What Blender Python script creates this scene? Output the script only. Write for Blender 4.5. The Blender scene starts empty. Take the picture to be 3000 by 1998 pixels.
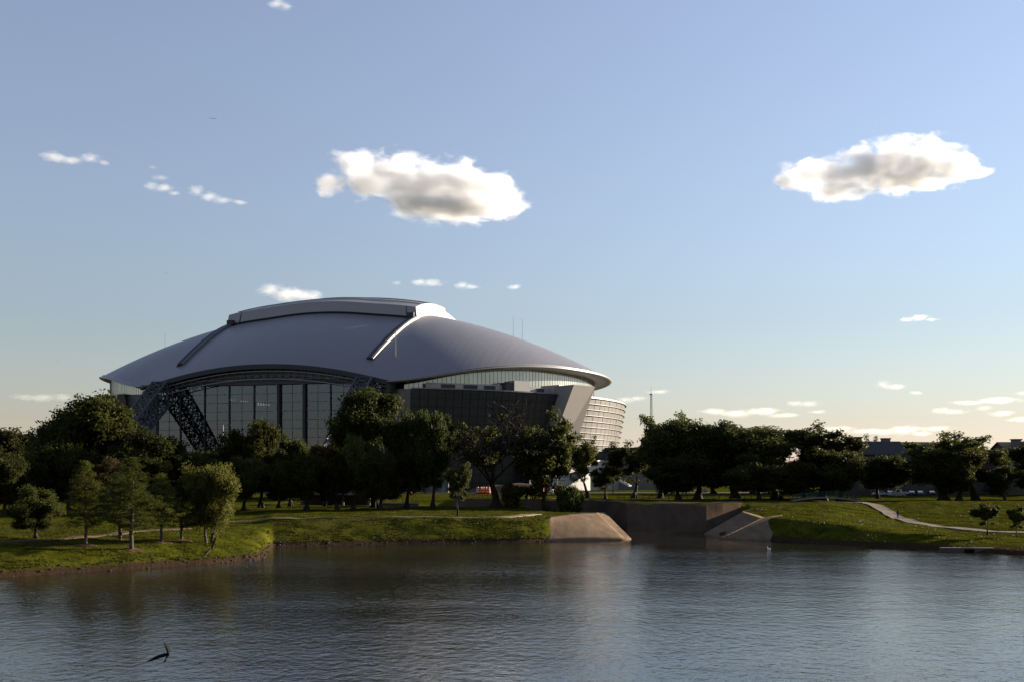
import bpy, bmesh, math, random
import numpy as np
from mathutils import Vector, Matrix, noise as mnoise

# ------------------------------------------------------------------ camera, world, sun, exposure
SC = bpy.context.scene
COL = SC.collection
F, CX, HY, CAMZ = 2354.0, 1177.0, 1100.0, 10.0      # survey scale of the photograph (pixels), horizon row, eye height
SUN_AZ, SUN_EL = 62.0, 13.0                          # degrees right of the view axis / above the horizon

cam_d = bpy.data.cameras.new('camera')
cam = bpy.data.objects.new('camera', cam_d); COL.objects.link(cam)
cam.location = (0, 0, CAMZ); cam.rotation_euler = (math.radians(90), 0, 0)
cam_d.sensor_width = 36.0; cam_d.lens = 36.0
cam_d.shift_y = 316.0 / 2354.0
cam_d.clip_start = 0.5; cam_d.clip_end = 90000.0
SC.camera = cam

world = bpy.data.worlds.new('World'); SC.world = world; world.use_nodes = True
nt = world.node_tree; nt.nodes.clear()
sky = nt.nodes.new('ShaderNodeTexSky'); sky.sky_type = 'NISHITA'; sky.sun_disc = False
sky.sun_elevation = math.radians(SUN_EL); sky.sun_rotation = math.radians(SUN_AZ)
sky.altitude = 1500.0; sky.air_density = 2.2; sky.dust_density = 0.0; sky.ozone_density = 6.0
bg = nt.nodes.new('ShaderNodeBackground'); bg.inputs['Strength'].default_value = 0.055
wo = nt.nodes.new('ShaderNodeOutputWorld')
hsv = nt.nodes.new('ShaderNodeHueSaturation'); hsv.inputs['Saturation'].default_value = 0.62
nt.links.new(sky.outputs[0], hsv.inputs['Color']); 
tint = nt.nodes.new('ShaderNodeMix'); tint.data_type = 'RGBA'; tint.blend_type = 'MULTIPLY'; tint.inputs[0].default_value = 1.0; tint.inputs[7].default_value = (0.99, 0.942, 1.07, 1)
nt.links.new(hsv.outputs[0], tint.inputs[6]); nt.links.new(tint.outputs[2], bg.inputs[0]); nt.links.new(bg.outputs[0], wo.inputs[0])

sun_d = bpy.data.lights.new('sun', 'SUN'); sun_d.energy = 5.0; sun_d.angle = math.radians(0.6); sun_d.color = (1.0, 0.86, 0.68)
sun = bpy.data.objects.new('sun', sun_d); COL.objects.link(sun)
az, el = math.radians(SUN_AZ), math.radians(SUN_EL)
to_sun = Vector((math.sin(az) * math.cos(el), math.cos(az) * math.cos(el), math.sin(el)))
sun.rotation_euler = (-to_sun).to_track_quat('-Z', 'Y').to_euler()
sun.location = (600, 300, 400)

SC.view_settings.view_transform = 'Standard'; SC.view_settings.look = 'None'
SC.view_settings.exposure = 1.88; SC.view_settings.gamma = 1.0; SC.view_settings.use_curve_mapping = False
SC.render.engine = 'CYCLES'
SC.cycles.max_bounces = 12; SC.cycles.diffuse_bounces = 3; SC.cycles.glossy_bounces = 3
SC.cycles.transparent_max_bounces = 12; SC.cycles.transmission_bounces = 4
SC.cycles.use_denoising = True; SC.cycles.sample_clamp_indirect = 0.8
SC.cycles.volume_bounces = 4; SC.cycles.volume_step_rate = 1.0; SC.cycles.volume_max_steps = 256

# ------------------------------------------------------------------ helpers
R = random.Random(7)
def P(px, py, Y): return Vector(((px - CX) / F * Y, Y, CAMZ + (HY - py) / F * Y))
def XX(px, Y): return (px - CX) / F * Y
def YY(py, z): return (CAMZ - z) * F / (py - HY)

def tag(o, label=None, cat=None, group=None, kind=None):
    if label: o['label'] = label
    if cat: o['category'] = cat
    if group: o['group'] = group
    if kind: o['kind'] = kind
    return o
def empty(name, loc=(0, 0, 0), rz=0.0, label=None, cat=None, group=None):
    o = bpy.data.objects.new(name, None); COL.objects.link(o)
    o.empty_display_size = 0.5
    o.location = loc; o.rotation_euler = (0, 0, rz)
    return tag(o, label, cat, group)
def link(name, me, parent=None):
    o = bpy.data.objects.new(name, me); COL.objects.link(o); o.parent = parent
    return o
def np_mesh(name, verts, faces, mat, smooth=False, fsize=4):
    verts = np.asarray(verts, dtype=np.float32).reshape(-1, 3); faces = np.asarray(faces, dtype=np.int32).reshape(-1, fsize)
    me = bpy.data.meshes.new(name)
    me.vertices.add(len(verts)); me.vertices.foreach_set('co', verts.ravel())
    me.loops.add(faces.size); me.loops.foreach_set('vertex_index', faces.ravel())
    me.polygons.add(len(faces)); me.polygons.foreach_set('loop_start', np.arange(0, faces.size, fsize, dtype=np.int32))
    me.polygons.foreach_set('loop_total', np.full(len(faces), fsize, dtype=np.int32))
    if smooth: me.polygons.foreach_set('use_smooth', np.ones(len(faces), dtype=bool))
    me.update(calc_edges=True); me.validate()
    if mat: me.materials.append(mat)
    return me

class MB:
    def __init__(self): self.v = []; self.f = []
    def add(self, vs, fs):
        b = len(self.v); self.v += [tuple(p) for p in vs]; self.f += [tuple(i + b for i in q) for q in fs]
        return self
    def box(self, c, s, rz=0.0):
        hx, hy, hz = s[0] / 2, s[1] / 2, s[2] / 2; ca, sa = math.cos(rz), math.sin(rz)
        vs = []
        for dz in (-hz, hz):
            for dx, dy in ((-hx, -hy), (hx, -hy), (hx, hy), (-hx, hy)):
                vs.append((c[0] + dx * ca - dy * sa, c[1] + dx * sa + dy * ca, c[2] + dz))
        return self.hull8(vs)
    def hull8(self, vs):            # bottom ring 0-3, top ring 4-7
        return self.add(vs, [(3, 2, 1, 0), (4, 5, 6, 7), (0, 1, 5, 4), (1, 2, 6, 5), (2, 3, 7, 6), (3, 0, 4, 7)])
    def tube(self, p0, p1, r0, r1=None, n=6, cap=True):
        p0 = Vector(p0); p1 = Vector(p1); r1 = r0 if r1 is None else r1
        d = (p1 - p0)
        if d.length < 1e-6: return self
        d.normalize(); u = d.orthogonal().normalized(); w = d.cross(u)
        vs = []
        for p, r in ((p0, r0), (p1, r1)):
            for k in range(n):
                a = 2 * math.pi * k / n; vs.append(p + (u * math.cos(a) + w * math.sin(a)) * r)
        fs = [(k, (k + 1) % n, n + (k + 1) % n, n + k) for k in range(n)]
        if cap: fs += [tuple(range(n - 1, -1, -1)), tuple(range(n, 2 * n))]
        return self.add(vs, fs)
    def beam(self, p0, p1, w, h=None):
        h = w if h is None else h
        p0 = Vector(p0); p1 = Vector(p1); d = (p1 - p0).normalized()
        up = Vector((0, 0, 1)) if abs(d.z) < 0.95 else Vector((0, 1, 0))
        a = d.cross(up).normalized() * (w / 2); b = a.cross(d).normalized() * (h / 2)
        return self.hull8([p0 - a - b, p0 + a - b, p0 + a + b, p0 - a + b, p1 - a - b, p1 + a - b, p1 + a + b, p1 - a + b])
    def lathe(self, prof, c=(0, 0, 0), n=12):
        vs = []; fs = []
        for r, z in prof:
            for k in range(n):
                a = 2 * math.pi * k / n; vs.append((c[0] + r * math.cos(a), c[1] + r * math.sin(a), c[2] + z))
        for i in range(len(prof) - 1):
            for k in range(n):
                fs.append((i * n + k, i * n + (k + 1) % n, (i + 1) * n + (k + 1) % n, (i + 1) * n + k))
        fs += [tuple(range(n - 1, -1, -1)), tuple(range((len(prof) - 1) * n, len(prof) * n))]
        return self.add(vs, fs)
    def grid(self, pts):            # pts[i][j]
        ni, nj = len(pts), len(pts[0])
        return self.add([p for row in pts for p in row],
                        [(i * nj + j, i * nj + j + 1, (i + 1) * nj + j + 1, (i + 1) * nj + j) for i in range(ni - 1) for j in range(nj - 1)])
    def prism(self, poly, y0, y1):  # poly of (x, z), extruded along y
        n = len(poly)
        vs = [(x, y0, z) for x, z in poly] + [(x, y1, z) for x, z in poly]
        return self.add(vs, [tuple(range(n - 1, -1, -1)), tuple(range(n, 2 * n))] + [(k, (k + 1) % n, n + (k + 1) % n, n + k) for k in range(n)])
    def mesh(self, name, mat, smooth=False):
        me = bpy.data.meshes.new(name); me.from_pydata(self.v, [], self.f); me.update()
        bm = bmesh.new(); bm.from_mesh(me); bmesh.ops.recalc_face_normals(bm, faces=bm.faces); bm.to_mesh(me); bm.free()
        if mat: me.materials.append(mat)
        if smooth: me.polygons.foreach_set('use_smooth', [True] * len(me.polygons))
        return me
    def build(self, name, mat, parent=None, smooth=False):
        return link(name, self.mesh(name, mat, smooth), parent)

# ------------------------------------------------------------------ materials
def new_mat(name):
    m = bpy.data.materials.new(name); m.use_nodes = True
    return m, m.node_tree, m.node_tree.nodes, m.node_tree.nodes['Principled BSDF']
def simple(name, col, rough=0.6, metal=0.0, spec=0.15, var=0.15, scale=1.0, bump=0.0, bscale=None, stretch=(1, 1, 1)):
    m, t, N, b = new_mat(name)
    b.inputs['Roughness'].default_value = rough; b.inputs['Metallic'].default_value = metal; b.inputs['Specular IOR Level'].default_value = spec
    tc = N.new('ShaderNodeTexCoord'); mp = N.new('ShaderNodeMapping'); mp.inputs['Scale'].default_value = stretch
    t.links.new(tc.outputs['Object'], mp.inputs[0])
    nz = N.new('ShaderNodeTexNoise'); nz.inputs['Scale'].default_value = scale; nz.inputs['Detail'].default_value = 5
    t.links.new(mp.outputs[0], nz.inputs['Vector'])
    mx = N.new('ShaderNodeMix'); mx.data_type = 'RGBA'
    mx.inputs[6].default_value = (*[c * (1 - var) for c in col], 1); mx.inputs[7].default_value = (*[min(1, c * (1 + var)) for c in col], 1)
    t.links.new(nz.outputs[0], mx.inputs[0]); t.links.new(mx.outputs[2], b.inputs['Base Color'])
    if bump:
        bn = N.new('ShaderNodeBump'); bn.inputs['Strength'].default_value = 1.0; bn.inputs['Distance'].default_value = bump
        n2 = N.new('ShaderNodeTexNoise'); n2.inputs['Scale'].default_value = bscale or scale * 4; n2.inputs['Detail'].default_value = 4
        t.links.new(mp.outputs[0], n2.inputs['Vector']); t.links.new(n2.outputs[0], bn.inputs['Height']); t.links.new(bn.outputs[0], b.inputs['Normal'])
    return m

def leaf_mat(name, c1, c2, trans=0.42):
    m, t, N, b = new_mat(name)
    b.inputs['Roughness'].default_value = 0.55; b.inputs['Specular IOR Level'].default_value = 0.04
    geo = N.new('ShaderNodeNewGeometry'); oi = N.new('ShaderNodeObjectInfo')
    nz = N.new('ShaderNodeTexNoise'); nz.inputs['Scale'].default_value = 0.35
    t.links.new(geo.outputs['Position'], nz.inputs['Vector'])
    ad = N.new('ShaderNodeMath'); ad.operation = 'MULTIPLY_ADD'; ad.inputs[1].default_value = 0.6
    t.links.new(geo.outputs['Random Per Island'], ad.inputs[0]); 
    ad2 = N.new('ShaderNodeMath'); ad2.operation = 'MULTIPLY'; ad2.inputs[1].default_value = 0.55
    t.links.new(nz.outputs[0], ad2.inputs[0]); t.links.new(ad2.outputs[0], ad.inputs[2])
    mx = N.new('ShaderNodeMix'); mx.data_type = 'RGBA'; mx.inputs[6].default_value = (*c1, 1); mx.inputs[7].default_value = (*c2, 1)
    t.links.new(ad.outputs[0], mx.inputs[0])
    hs = N.new('ShaderNodeHueSaturation')
    mr = N.new('ShaderNodeMapRange'); mr.inputs[3].default_value = 0.6; mr.inputs[4].default_value = 1.5
    t.links.new(oi.outputs['Random'], mr.inputs[0]); t.links.new(mr.outputs[0], hs.inputs['Value'])
    mh = N.new('ShaderNodeMapRange'); mh.inputs[3].default_value = 0.475; mh.inputs[4].default_value = 0.515
    sq = N.new('ShaderNodeMath'); sq.operation = 'FRACT'; ml = N.new('ShaderNodeMath'); ml.operation = 'MULTIPLY'; ml.inputs[1].default_value = 7.31
    t.links.new(oi.outputs['Random'], ml.inputs[0]); t.links.new(ml.outputs[0], sq.inputs[0]); t.links.new(sq.outputs[0], mh.inputs[0]); t.links.new(mh.outputs[0], hs.inputs['Hue'])
    t.links.new(mx.outputs[2], hs.inputs['Color']); t.links.new(hs.outputs[0], b.inputs['Base Color'])
    tr = N.new('ShaderNodeBsdfTranslucent'); t.links.new(hs.outputs[0], tr.inputs['Color'])
    ms = N.new('ShaderNodeMixShader'); ms.inputs[0].default_value = trans
    t.links.new(b.outputs[0], ms.inputs[1]); t.links.new(tr.outputs[0], ms.inputs[2])
    t.links.new(ms.outputs[0], N['Material Output'].inputs['Surface'])
    return m

def glass_mat(name, gloss=0.25, gcol=(0.8, 0.85, 0.9), tcol=(0.25, 0.28, 0.3), rough=0.03, wav=0.0):
    m, t, N, b = new_mat(name); N.remove(b)
    g = N.new('ShaderNodeBsdfGlossy'); g.inputs['Color'].default_value = (*gcol, 1); g.inputs['Roughness'].default_value = rough
    tr = N.new('ShaderNodeBsdfTransparent'); tr.inputs['Color'].default_value = (*tcol, 1)
    fr = N.new('ShaderNodeFresnel'); fr.inputs['IOR'].default_value = 1.5
    ad = N.new('ShaderNodeMath'); ad.operation = 'ADD'; ad.inputs[1].default_value = gloss; ad.use_clamp = True
    t.links.new(fr.outputs[0], ad.inputs[0])
    ms = N.new('ShaderNodeMixShader'); t.links.new(ad.outputs[0], ms.inputs[0])
    t.links.new(tr.outputs[0], ms.inputs[1]); t.links.new(g.outputs[0], ms.inputs[2])
    if wav:
        tc = N.new('ShaderNodeTexCoord'); nz = N.new('ShaderNodeTexNoise'); nz.inputs['Scale'].default_value = 0.25
        bn = N.new('ShaderNodeBump'); bn.inputs['Distance'].default_value = wav
        t.links.new(tc.outputs['Object'], nz.inputs['Vector']); t.links.new(nz.outputs[0], bn.inputs['Height'])
        t.links.new(bn.outputs[0], g.inputs['Normal'])
    t.links.new(ms.outputs[0], N['Material Output'].inputs['Surface'])
    return m

M = {}
M['bark'] = simple('bark', (0.024, 0.019, 0.015), 0.9, var=0.35, scale=2.5, bump=0.04, stretch=(3, 3, 0.6))
M['bark_pale'] = simple('bark_pale', (0.05, 0.04, 0.031), 0.9, var=0.35, scale=3, bump=0.03, stretch=(3, 3, 0.6))
M['leaf_dark'] = leaf_mat('leaf_dark', (0.014, 0.019, 0.006), (0.050, 0.056, 0.016))
M['leaf_mid'] = leaf_mat('leaf_mid', (0.020, 0.028, 0.007), (0.068, 0.072, 0.018))
M['leaf_brown'] = leaf_mat('leaf_brown', (0.018, 0.015, 0.007), (0.046, 0.036, 0.014))
M['leaf_cypress'] = leaf_mat('leaf_cypress', (0.034, 0.044, 0.008), (0.080, 0.088, 0.017), 0.4)
M['leaf_yellow'] = leaf_mat('leaf_yellow', (0.040, 0.044, 0.009), (0.085, 0.082, 0.018), 0.4)
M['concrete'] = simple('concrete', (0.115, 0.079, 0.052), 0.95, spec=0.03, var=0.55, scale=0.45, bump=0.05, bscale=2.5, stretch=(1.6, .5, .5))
M['concrete_shade'] = simple('shaded_concrete', (0.052, 0.037, 0.026), 0.95, spec=0.0, var=0.5, scale=0.3, bump=0.04, bscale=2.0, stretch=(1.5, .6, .5))  # darker copy of the concrete: the channel wall's shade is painted into its colour
M['concrete_grey'] = simple('concrete_grey', (0.13, 0.125, 0.12), 0.8, var=0.12, scale=0.4, bump=0.01)
M['path'] = simple('path_concrete', (0.150, 0.120, 0.092), 0.95, spec=0.03, var=0.12, scale=0.6, bump=0.01)
M['asphalt'] = simple('asphalt', (0.035, 0.034, 0.033), 0.9, var=0.2, scale=0.5, bump=0.01)
M['roof'] = simple('roof_membrane', (0.165, 0.158, 0.165), 0.42, spec=0.35, var=0.05, scale=0.06, bump=0.02, bscale=0.8, stretch=(1, 0.25, 1))
def roof_mat():
    m, t, N, b = new_mat('roof_membrane'); b.inputs['Roughness'].default_value = 0.38; b.inputs['Specular IOR Level'].default_value = 0.4
    tc = N.new('ShaderNodeTexCoord')
    def nz(sc, st, det=5):
        mp = N.new('ShaderNodeMapping'); mp.inputs['Scale'].default_value = st; n = N.new('ShaderNodeTexNoise'); n.inputs['Scale'].default_value = sc; n.inputs['Detail'].default_value = det
        t.links.new(tc.outputs['Object'], mp.inputs[0]); t.links.new(mp.outputs[0], n.inputs['Vector']); return n.outputs[0]
    streak, blot = nz(0.5, (1, 0.06, 0.1)), nz(0.03, (1, 1, 1))
    wv = N.new('ShaderNodeTexWave'); wv.wave_type = 'BANDS'; wv.bands_direction = 'X'; wv.wave_profile = 'SAW'; wv.inputs['Scale'].default_value = 0.105; wv.inputs['Distortion'].default_value = 0.0
    t.links.new(tc.outputs['Object'], wv.inputs['Vector'])
    seam = N.new('ShaderNodeMapRange'); seam.inputs[1].default_value = 0.90; seam.inputs[2].default_value = 0.97; t.links.new(wv.outputs['Fac'], seam.inputs[0])
    a = N.new('ShaderNodeMix'); a.data_type = 'RGBA'; a.inputs[6].default_value = (0.128, 0.124, 0.132, 1); a.inputs[7].default_value = (0.158, 0.152, 0.160, 1); t.links.new(streak, a.inputs[0])
    c = N.new('ShaderNodeMix'); c.data_type = 'RGBA'; c.inputs[7].default_value = (0.115, 0.112, 0.12, 1); t.links.new(a.outputs[2], c.inputs[6])
    mr = N.new('ShaderNodeMapRange'); mr.inputs[1].default_value = 0.45; mr.inputs[2].default_value = 0.7; mr.inputs[4].default_value = 0.5; t.links.new(blot, mr.inputs[0]); t.links.new(mr.outputs[0], c.inputs[0])
    e = N.new('ShaderNodeMix'); e.data_type = 'RGBA'; e.inputs[7].default_value = (0.11, 0.108, 0.115, 1); t.links.new(c.outputs[2], e.inputs[6])
    sm = N.new('ShaderNodeMath'); sm.operation = 'MULTIPLY'; sm.inputs[1].default_value = 0.38; t.links.new(seam.outputs[0], sm.inputs[0]); t.links.new(sm.outputs[0], e.inputs[0])
    t.links.new(e.outputs[2], b.inputs['Base Color'])
    rr = N.new('ShaderNodeMapRange'); rr.inputs[3].default_value = 0.30; rr.inputs[4].default_value = 0.5; t.links.new(streak, rr.inputs[0]); t.links.new(rr.outputs[0], b.inputs['Roughness'])
    bn = N.new('ShaderNodeBump'); bn.inputs['Distance'].default_value = 0.015; t.links.new(seam.outputs[0], bn.inputs['Height']); t.links.new(bn.outputs[0], b.inputs['Normal'])
    return m
M['roof'] = roof_mat()
M['panel'] = simple('panel_membrane', (0.20, 0.196, 0.20), 0.45, spec=0.4, var=0.05, scale=0.1)
M['white_metal'] = simple('white_metal', (0.27, 0.26, 0.25), 0.4, spec=0.5, var=0.05, scale=0.3)
M['eave'] = simple('eave_metal', (0.16, 0.156, 0.158), 0.4, spec=0.5, var=0.06, scale=0.3)
M['steel_grey'] = simple('steel_grey', (0.055, 0.058, 0.066), 0.5, metal=0.2, var=0.1, scale=0.5)
M['steel_dark'] = simple('steel_dark', (0.03, 0.032, 0.036), 0.5, var=0.15, scale=0.5)
M['steel_light'] = simple('steel_light', (0.15, 0.155, 0.165), 0.45, metal=0.3, var=0.1, scale=0.5)
M['interior'] = simple('interior_dark', (0.05, 0.055, 0.06), 0.9, var=0.4, scale=0.15)
M['dark_panel'] = simple('dark_glass_panel', (0.028, 0.028, 0.030), 0.28, spec=0.5, var=0.35, scale=0.12, stretch=(0.4, 0.4, 2.5))
M['joint'] = simple('joint_black', (0.012, 0.012, 0.013), 0.8)
M['frit'] = simple('fritted_glass', (0.080, 0.075, 0.069), 0.45, spec=0.3, var=0.5, scale=0.35, stretch=(1, 1, 0.5))
M['glass_end'] = glass_mat('glass_end', 0.035, (0.62, 0.69, 0.80), (0.52, 0.58, 0.60), 0.02)
M['glass_side'] = simple('glass_side', (0.42, 0.43, 0.40), 0.12, metal=0.6, var=0.25, scale=0.3, stretch=(1, 1, .3))
M['glass_car'] = glass_mat('glass_car', 0.15, (0.8, 0.8, 0.8), (0.05, 0.05, 0.05), 0.03)
M['pier'] = simple('pier_stone', (0.195, 0.18, 0.165), 0.7, var=0.08, scale=0.3, bump=0.01)
M['board'] = simple('brown_board', (0.12, 0.075, 0.045), 0.8, var=0.2)
M['louver'] = simple('louver_dark', (0.05, 0.05, 0.055), 0.6)
M['white'] = simple('white_paint', (0.5, 0.49, 0.47), 0.5, var=0.05)
M['red'] = simple('orange_plastic', (0.45, 0.05, 0.015), 0.5, var=0.1)
M['rubber'] = simple('rubber', (0.015, 0.015, 0.015), 0.8)
M['brick'] = simple('brick_wall', (0.06, 0.05, 0.044), 0.85, var=0.25, scale=1.2, bump=0.01)
M['siding'] = simple('siding', (0.10, 0.095, 0.085), 0.8, var=0.1, scale=0.8)
M['shingle'] = simple('roof_shingle', (0.045, 0.042, 0.042), 0.9, var=0.3, scale=2.0, bump=0.02)
M['stone'] = simple('shore_stone', (0.035, 0.027, 0.021), 0.9, var=0.5, scale=1.5, bump=0.03)
M['teal'] = simple('teal_paint', (0.012, 0.035, 0.031), 0.8)
M['mulch'] = simple('mulch', (0.060, 0.030, 0.018), 0.95, var=0.4, scale=3, bump=0.03)
M['feather'] = simple('dark_feather', (0.004, 0.0035, 0.003), 0.8, spec=0.1, var=0.3, scale=8)
M['feather_brown'] = simple('brown_feather', (0.022, 0.012, 0.007), 0.8, var=0.3, scale=8)
M['cloth_dark'] = simple('dark_clothing', (0.02, 0.02, 0.024), 0.9)
M['skin'] = simple('skin', (0.25, 0.15, 0.10), 0.6)
M['dirt'] = simple('bare_dirt', (0.075, 0.052, 0.036), 0.95, spec=0.03, var=0.3, scale=0.3, bump=0.04)

def ground_mat():
    m, t, N, b = new_mat('grass_ground'); b.inputs['Roughness'].default_value = 1.0; b.inputs['Specular IOR Level'].default_value = 0.0
    geo = N.new('ShaderNodeNewGeometry')
    def nzz(sc, det=5, stretch=(1, 1, 1)):
        mp = N.new('ShaderNodeMapping'); mp.inputs['Scale'].default_value = stretch
        n = N.new('ShaderNodeTexNoise'); n.inputs['Scale'].default_value = sc; n.inputs['Detail'].default_value = det; n.inputs['Roughness'].default_value = 0.65
        t.links.new(geo.outputs['Position'], mp.inputs[0]); t.links.new(mp.outputs[0], n.inputs['Vector']); return n
    big, mid, fine = nzz(0.06, 4), nzz(0.35, 6), nzz(2.2, 5)
    def ramp(src, a, c):
        r = N.new('ShaderNodeMapRange'); r.inputs[1].default_value = a; r.inputs[2].default_value = c; t.links.new(src, r.inputs[0]); return r.outputs[0]
    def mix(f, a, c):
        x = N.new('ShaderNodeMix'); x.data_type = 'RGBA'
        t.links.new(f, x.inputs[0])
        for s, v in ((6, a), (7, c)):
            if isinstance(v, tuple): x.inputs[s].default_value = (*v, 1)
            else: t.links.new(v, x.inputs[s])
        return x.outputs[2]
    g = mix(ramp(mid.outputs[0], .35, .65), (0.021, 0.024, 0.003), (0.056, 0.057, 0.006))
    g = mix(ramp(big.outputs[0], .52, .68), g, (0.046, 0.042, 0.010))
    g = mix(ramp(fine.outputs[0], .60, .75), g, (0.022, 0.021, 0.005))
    # bare mud along the waterline (a real height band of the bank)
    sp = N.new('ShaderNodeSeparateXYZ'); t.links.new(geo.outputs['Position'], sp.inputs[0])
    ad = N.new('ShaderNodeMath'); ad.operation = 'MULTIPLY_ADD'; ad.inputs[1].default_value = -0.9; t.links.new(mid.outputs[0], ad.inputs[0]); t.links.new(sp.outputs[2], ad.inputs[2])
    mud = N.new('ShaderNodeMapRange'); mud.inputs[1].default_value = 0.05; mud.inputs[2].default_value = 0.30
    t.links.new(ad.outputs[0], mud.inputs[0])
    g2 = mix(mud.outputs[0], (0.030, 0.020, 0.012), g)
    t.links.new(g2, b.inputs['Base Color'])
    bn = N.new('ShaderNodeBump'); bn.inputs['Distance'].default_value = 0.35; bn.inputs['Strength'].default_value = 0.9
    t.links.new(mid.outputs[0], bn.inputs['Height'])
    b2 = N.new('ShaderNodeBump'); b2.inputs['Distance'].default_value = 0.10
    t.links.new(fine.outputs[0], b2.inputs['Height']); t.links.new(bn.outputs[0], b2.inputs['Normal'])
    t.links.new(b2.outputs[0], b.inputs['Normal'])
    return m
M['ground'] = ground_mat()

def water_mat():
    m, t, N, b = new_mat('lake_water')
    b.inputs['Base Color'].default_value = (0.014, 0.013, 0.010, 1); b.inputs['Roughness'].default_value = 0.05; b.inputs['IOR'].default_value = 1.7
    geo = N.new('ShaderNodeNewGeometry')
    def nzz(sc, det, stretch=(1, 1, 1), rot=0.0):
        mp = N.new('ShaderNodeMapping'); mp.inputs['Scale'].default_value = stretch; mp.inputs['Rotation'].default_value = (0, 0, rot)
        n = N.new('ShaderNodeTexNoise'); n.inputs['Scale'].default_value = sc; n.inputs['Detail'].default_value = det; n.inputs['Roughness'].default_value = 0.55
        t.links.new(geo.outputs['Position'], mp.inputs[0]); t.links.new(mp.outputs[0], n.inputs['Vector']); return n
    w1 = nzz(1.0, 3, (1.35, 1.05, 1), 0.3); w2 = nzz(3.2, 3, (0.9, 1.2, 1), -0.1); w3 = nzz(0.22, 2, (1, 1, 1), 0.5); patch = nzz(0.035, 3, (0.5, 1.6, 1))
    sp = N.new('ShaderNodeSeparateXYZ'); t.links.new(geo.outputs['Position'], sp.inputs[0])
    def math_(op, a, c=None, d=None, clamp=False):
        x = N.new('ShaderNodeMath'); x.operation = op; x.use_clamp = clamp
        for i, v in enumerate((a, c, d)):
            if v is None: continue
            if isinstance(v, (int, float)): x.inputs[i].default_value = v
            else: t.links.new(v, x.inputs[i])
        return x.outputs[0]
    # sheltered, calmer water towards the far and right-hand shores: distance of the wind line y = 140 - 0.33 x
    line = math_('MULTIPLY_ADD', sp.outputs[0], 0.35, sp.outputs[1])
    line = math_('MULTIPLY_ADD', patch.outputs[0], 40.0, line)
    mr = N.new('ShaderNodeMapRange'); mr.inputs[1].default_value = 172; mr.inputs[2].default_value = 188; mr.inputs[3].default_value = 1.0; mr.inputs[4].default_value = 0.34
    mr.interpolation_type = 'SMOOTHSTEP'; t.links.new(line, mr.inputs[0])
    pr = N.new('ShaderNodeMapRange'); pr.inputs[1].default_value = 0.35; pr.inputs[2].default_value = 0.65; pr.inputs[3].default_value = 0.65; pr.inputs[4].default_value = 1.15
    t.links.new(patch.outputs[0], pr.inputs[0])
    amp = math_('MULTIPLY', mr.outputs[0], pr.outputs[0])
    h = math_('MULTIPLY_ADD', w2.outputs[0], 0.30, w1.outputs[0]); h = math_('MULTIPLY_ADD', w3.outputs[0], 0.8, h)
    h = math_('MULTIPLY', h, amp)
    bn = N.new('ShaderNodeBump'); bn.inputs['Distance'].default_value = 0.062; bn.inputs['Strength'].default_value = 1.0
    t.links.new(h, bn.inputs['Height']); t.links.new(bn.outputs[0], b.inputs['Normal'])
    return m
M['water'] = water_mat()

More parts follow.
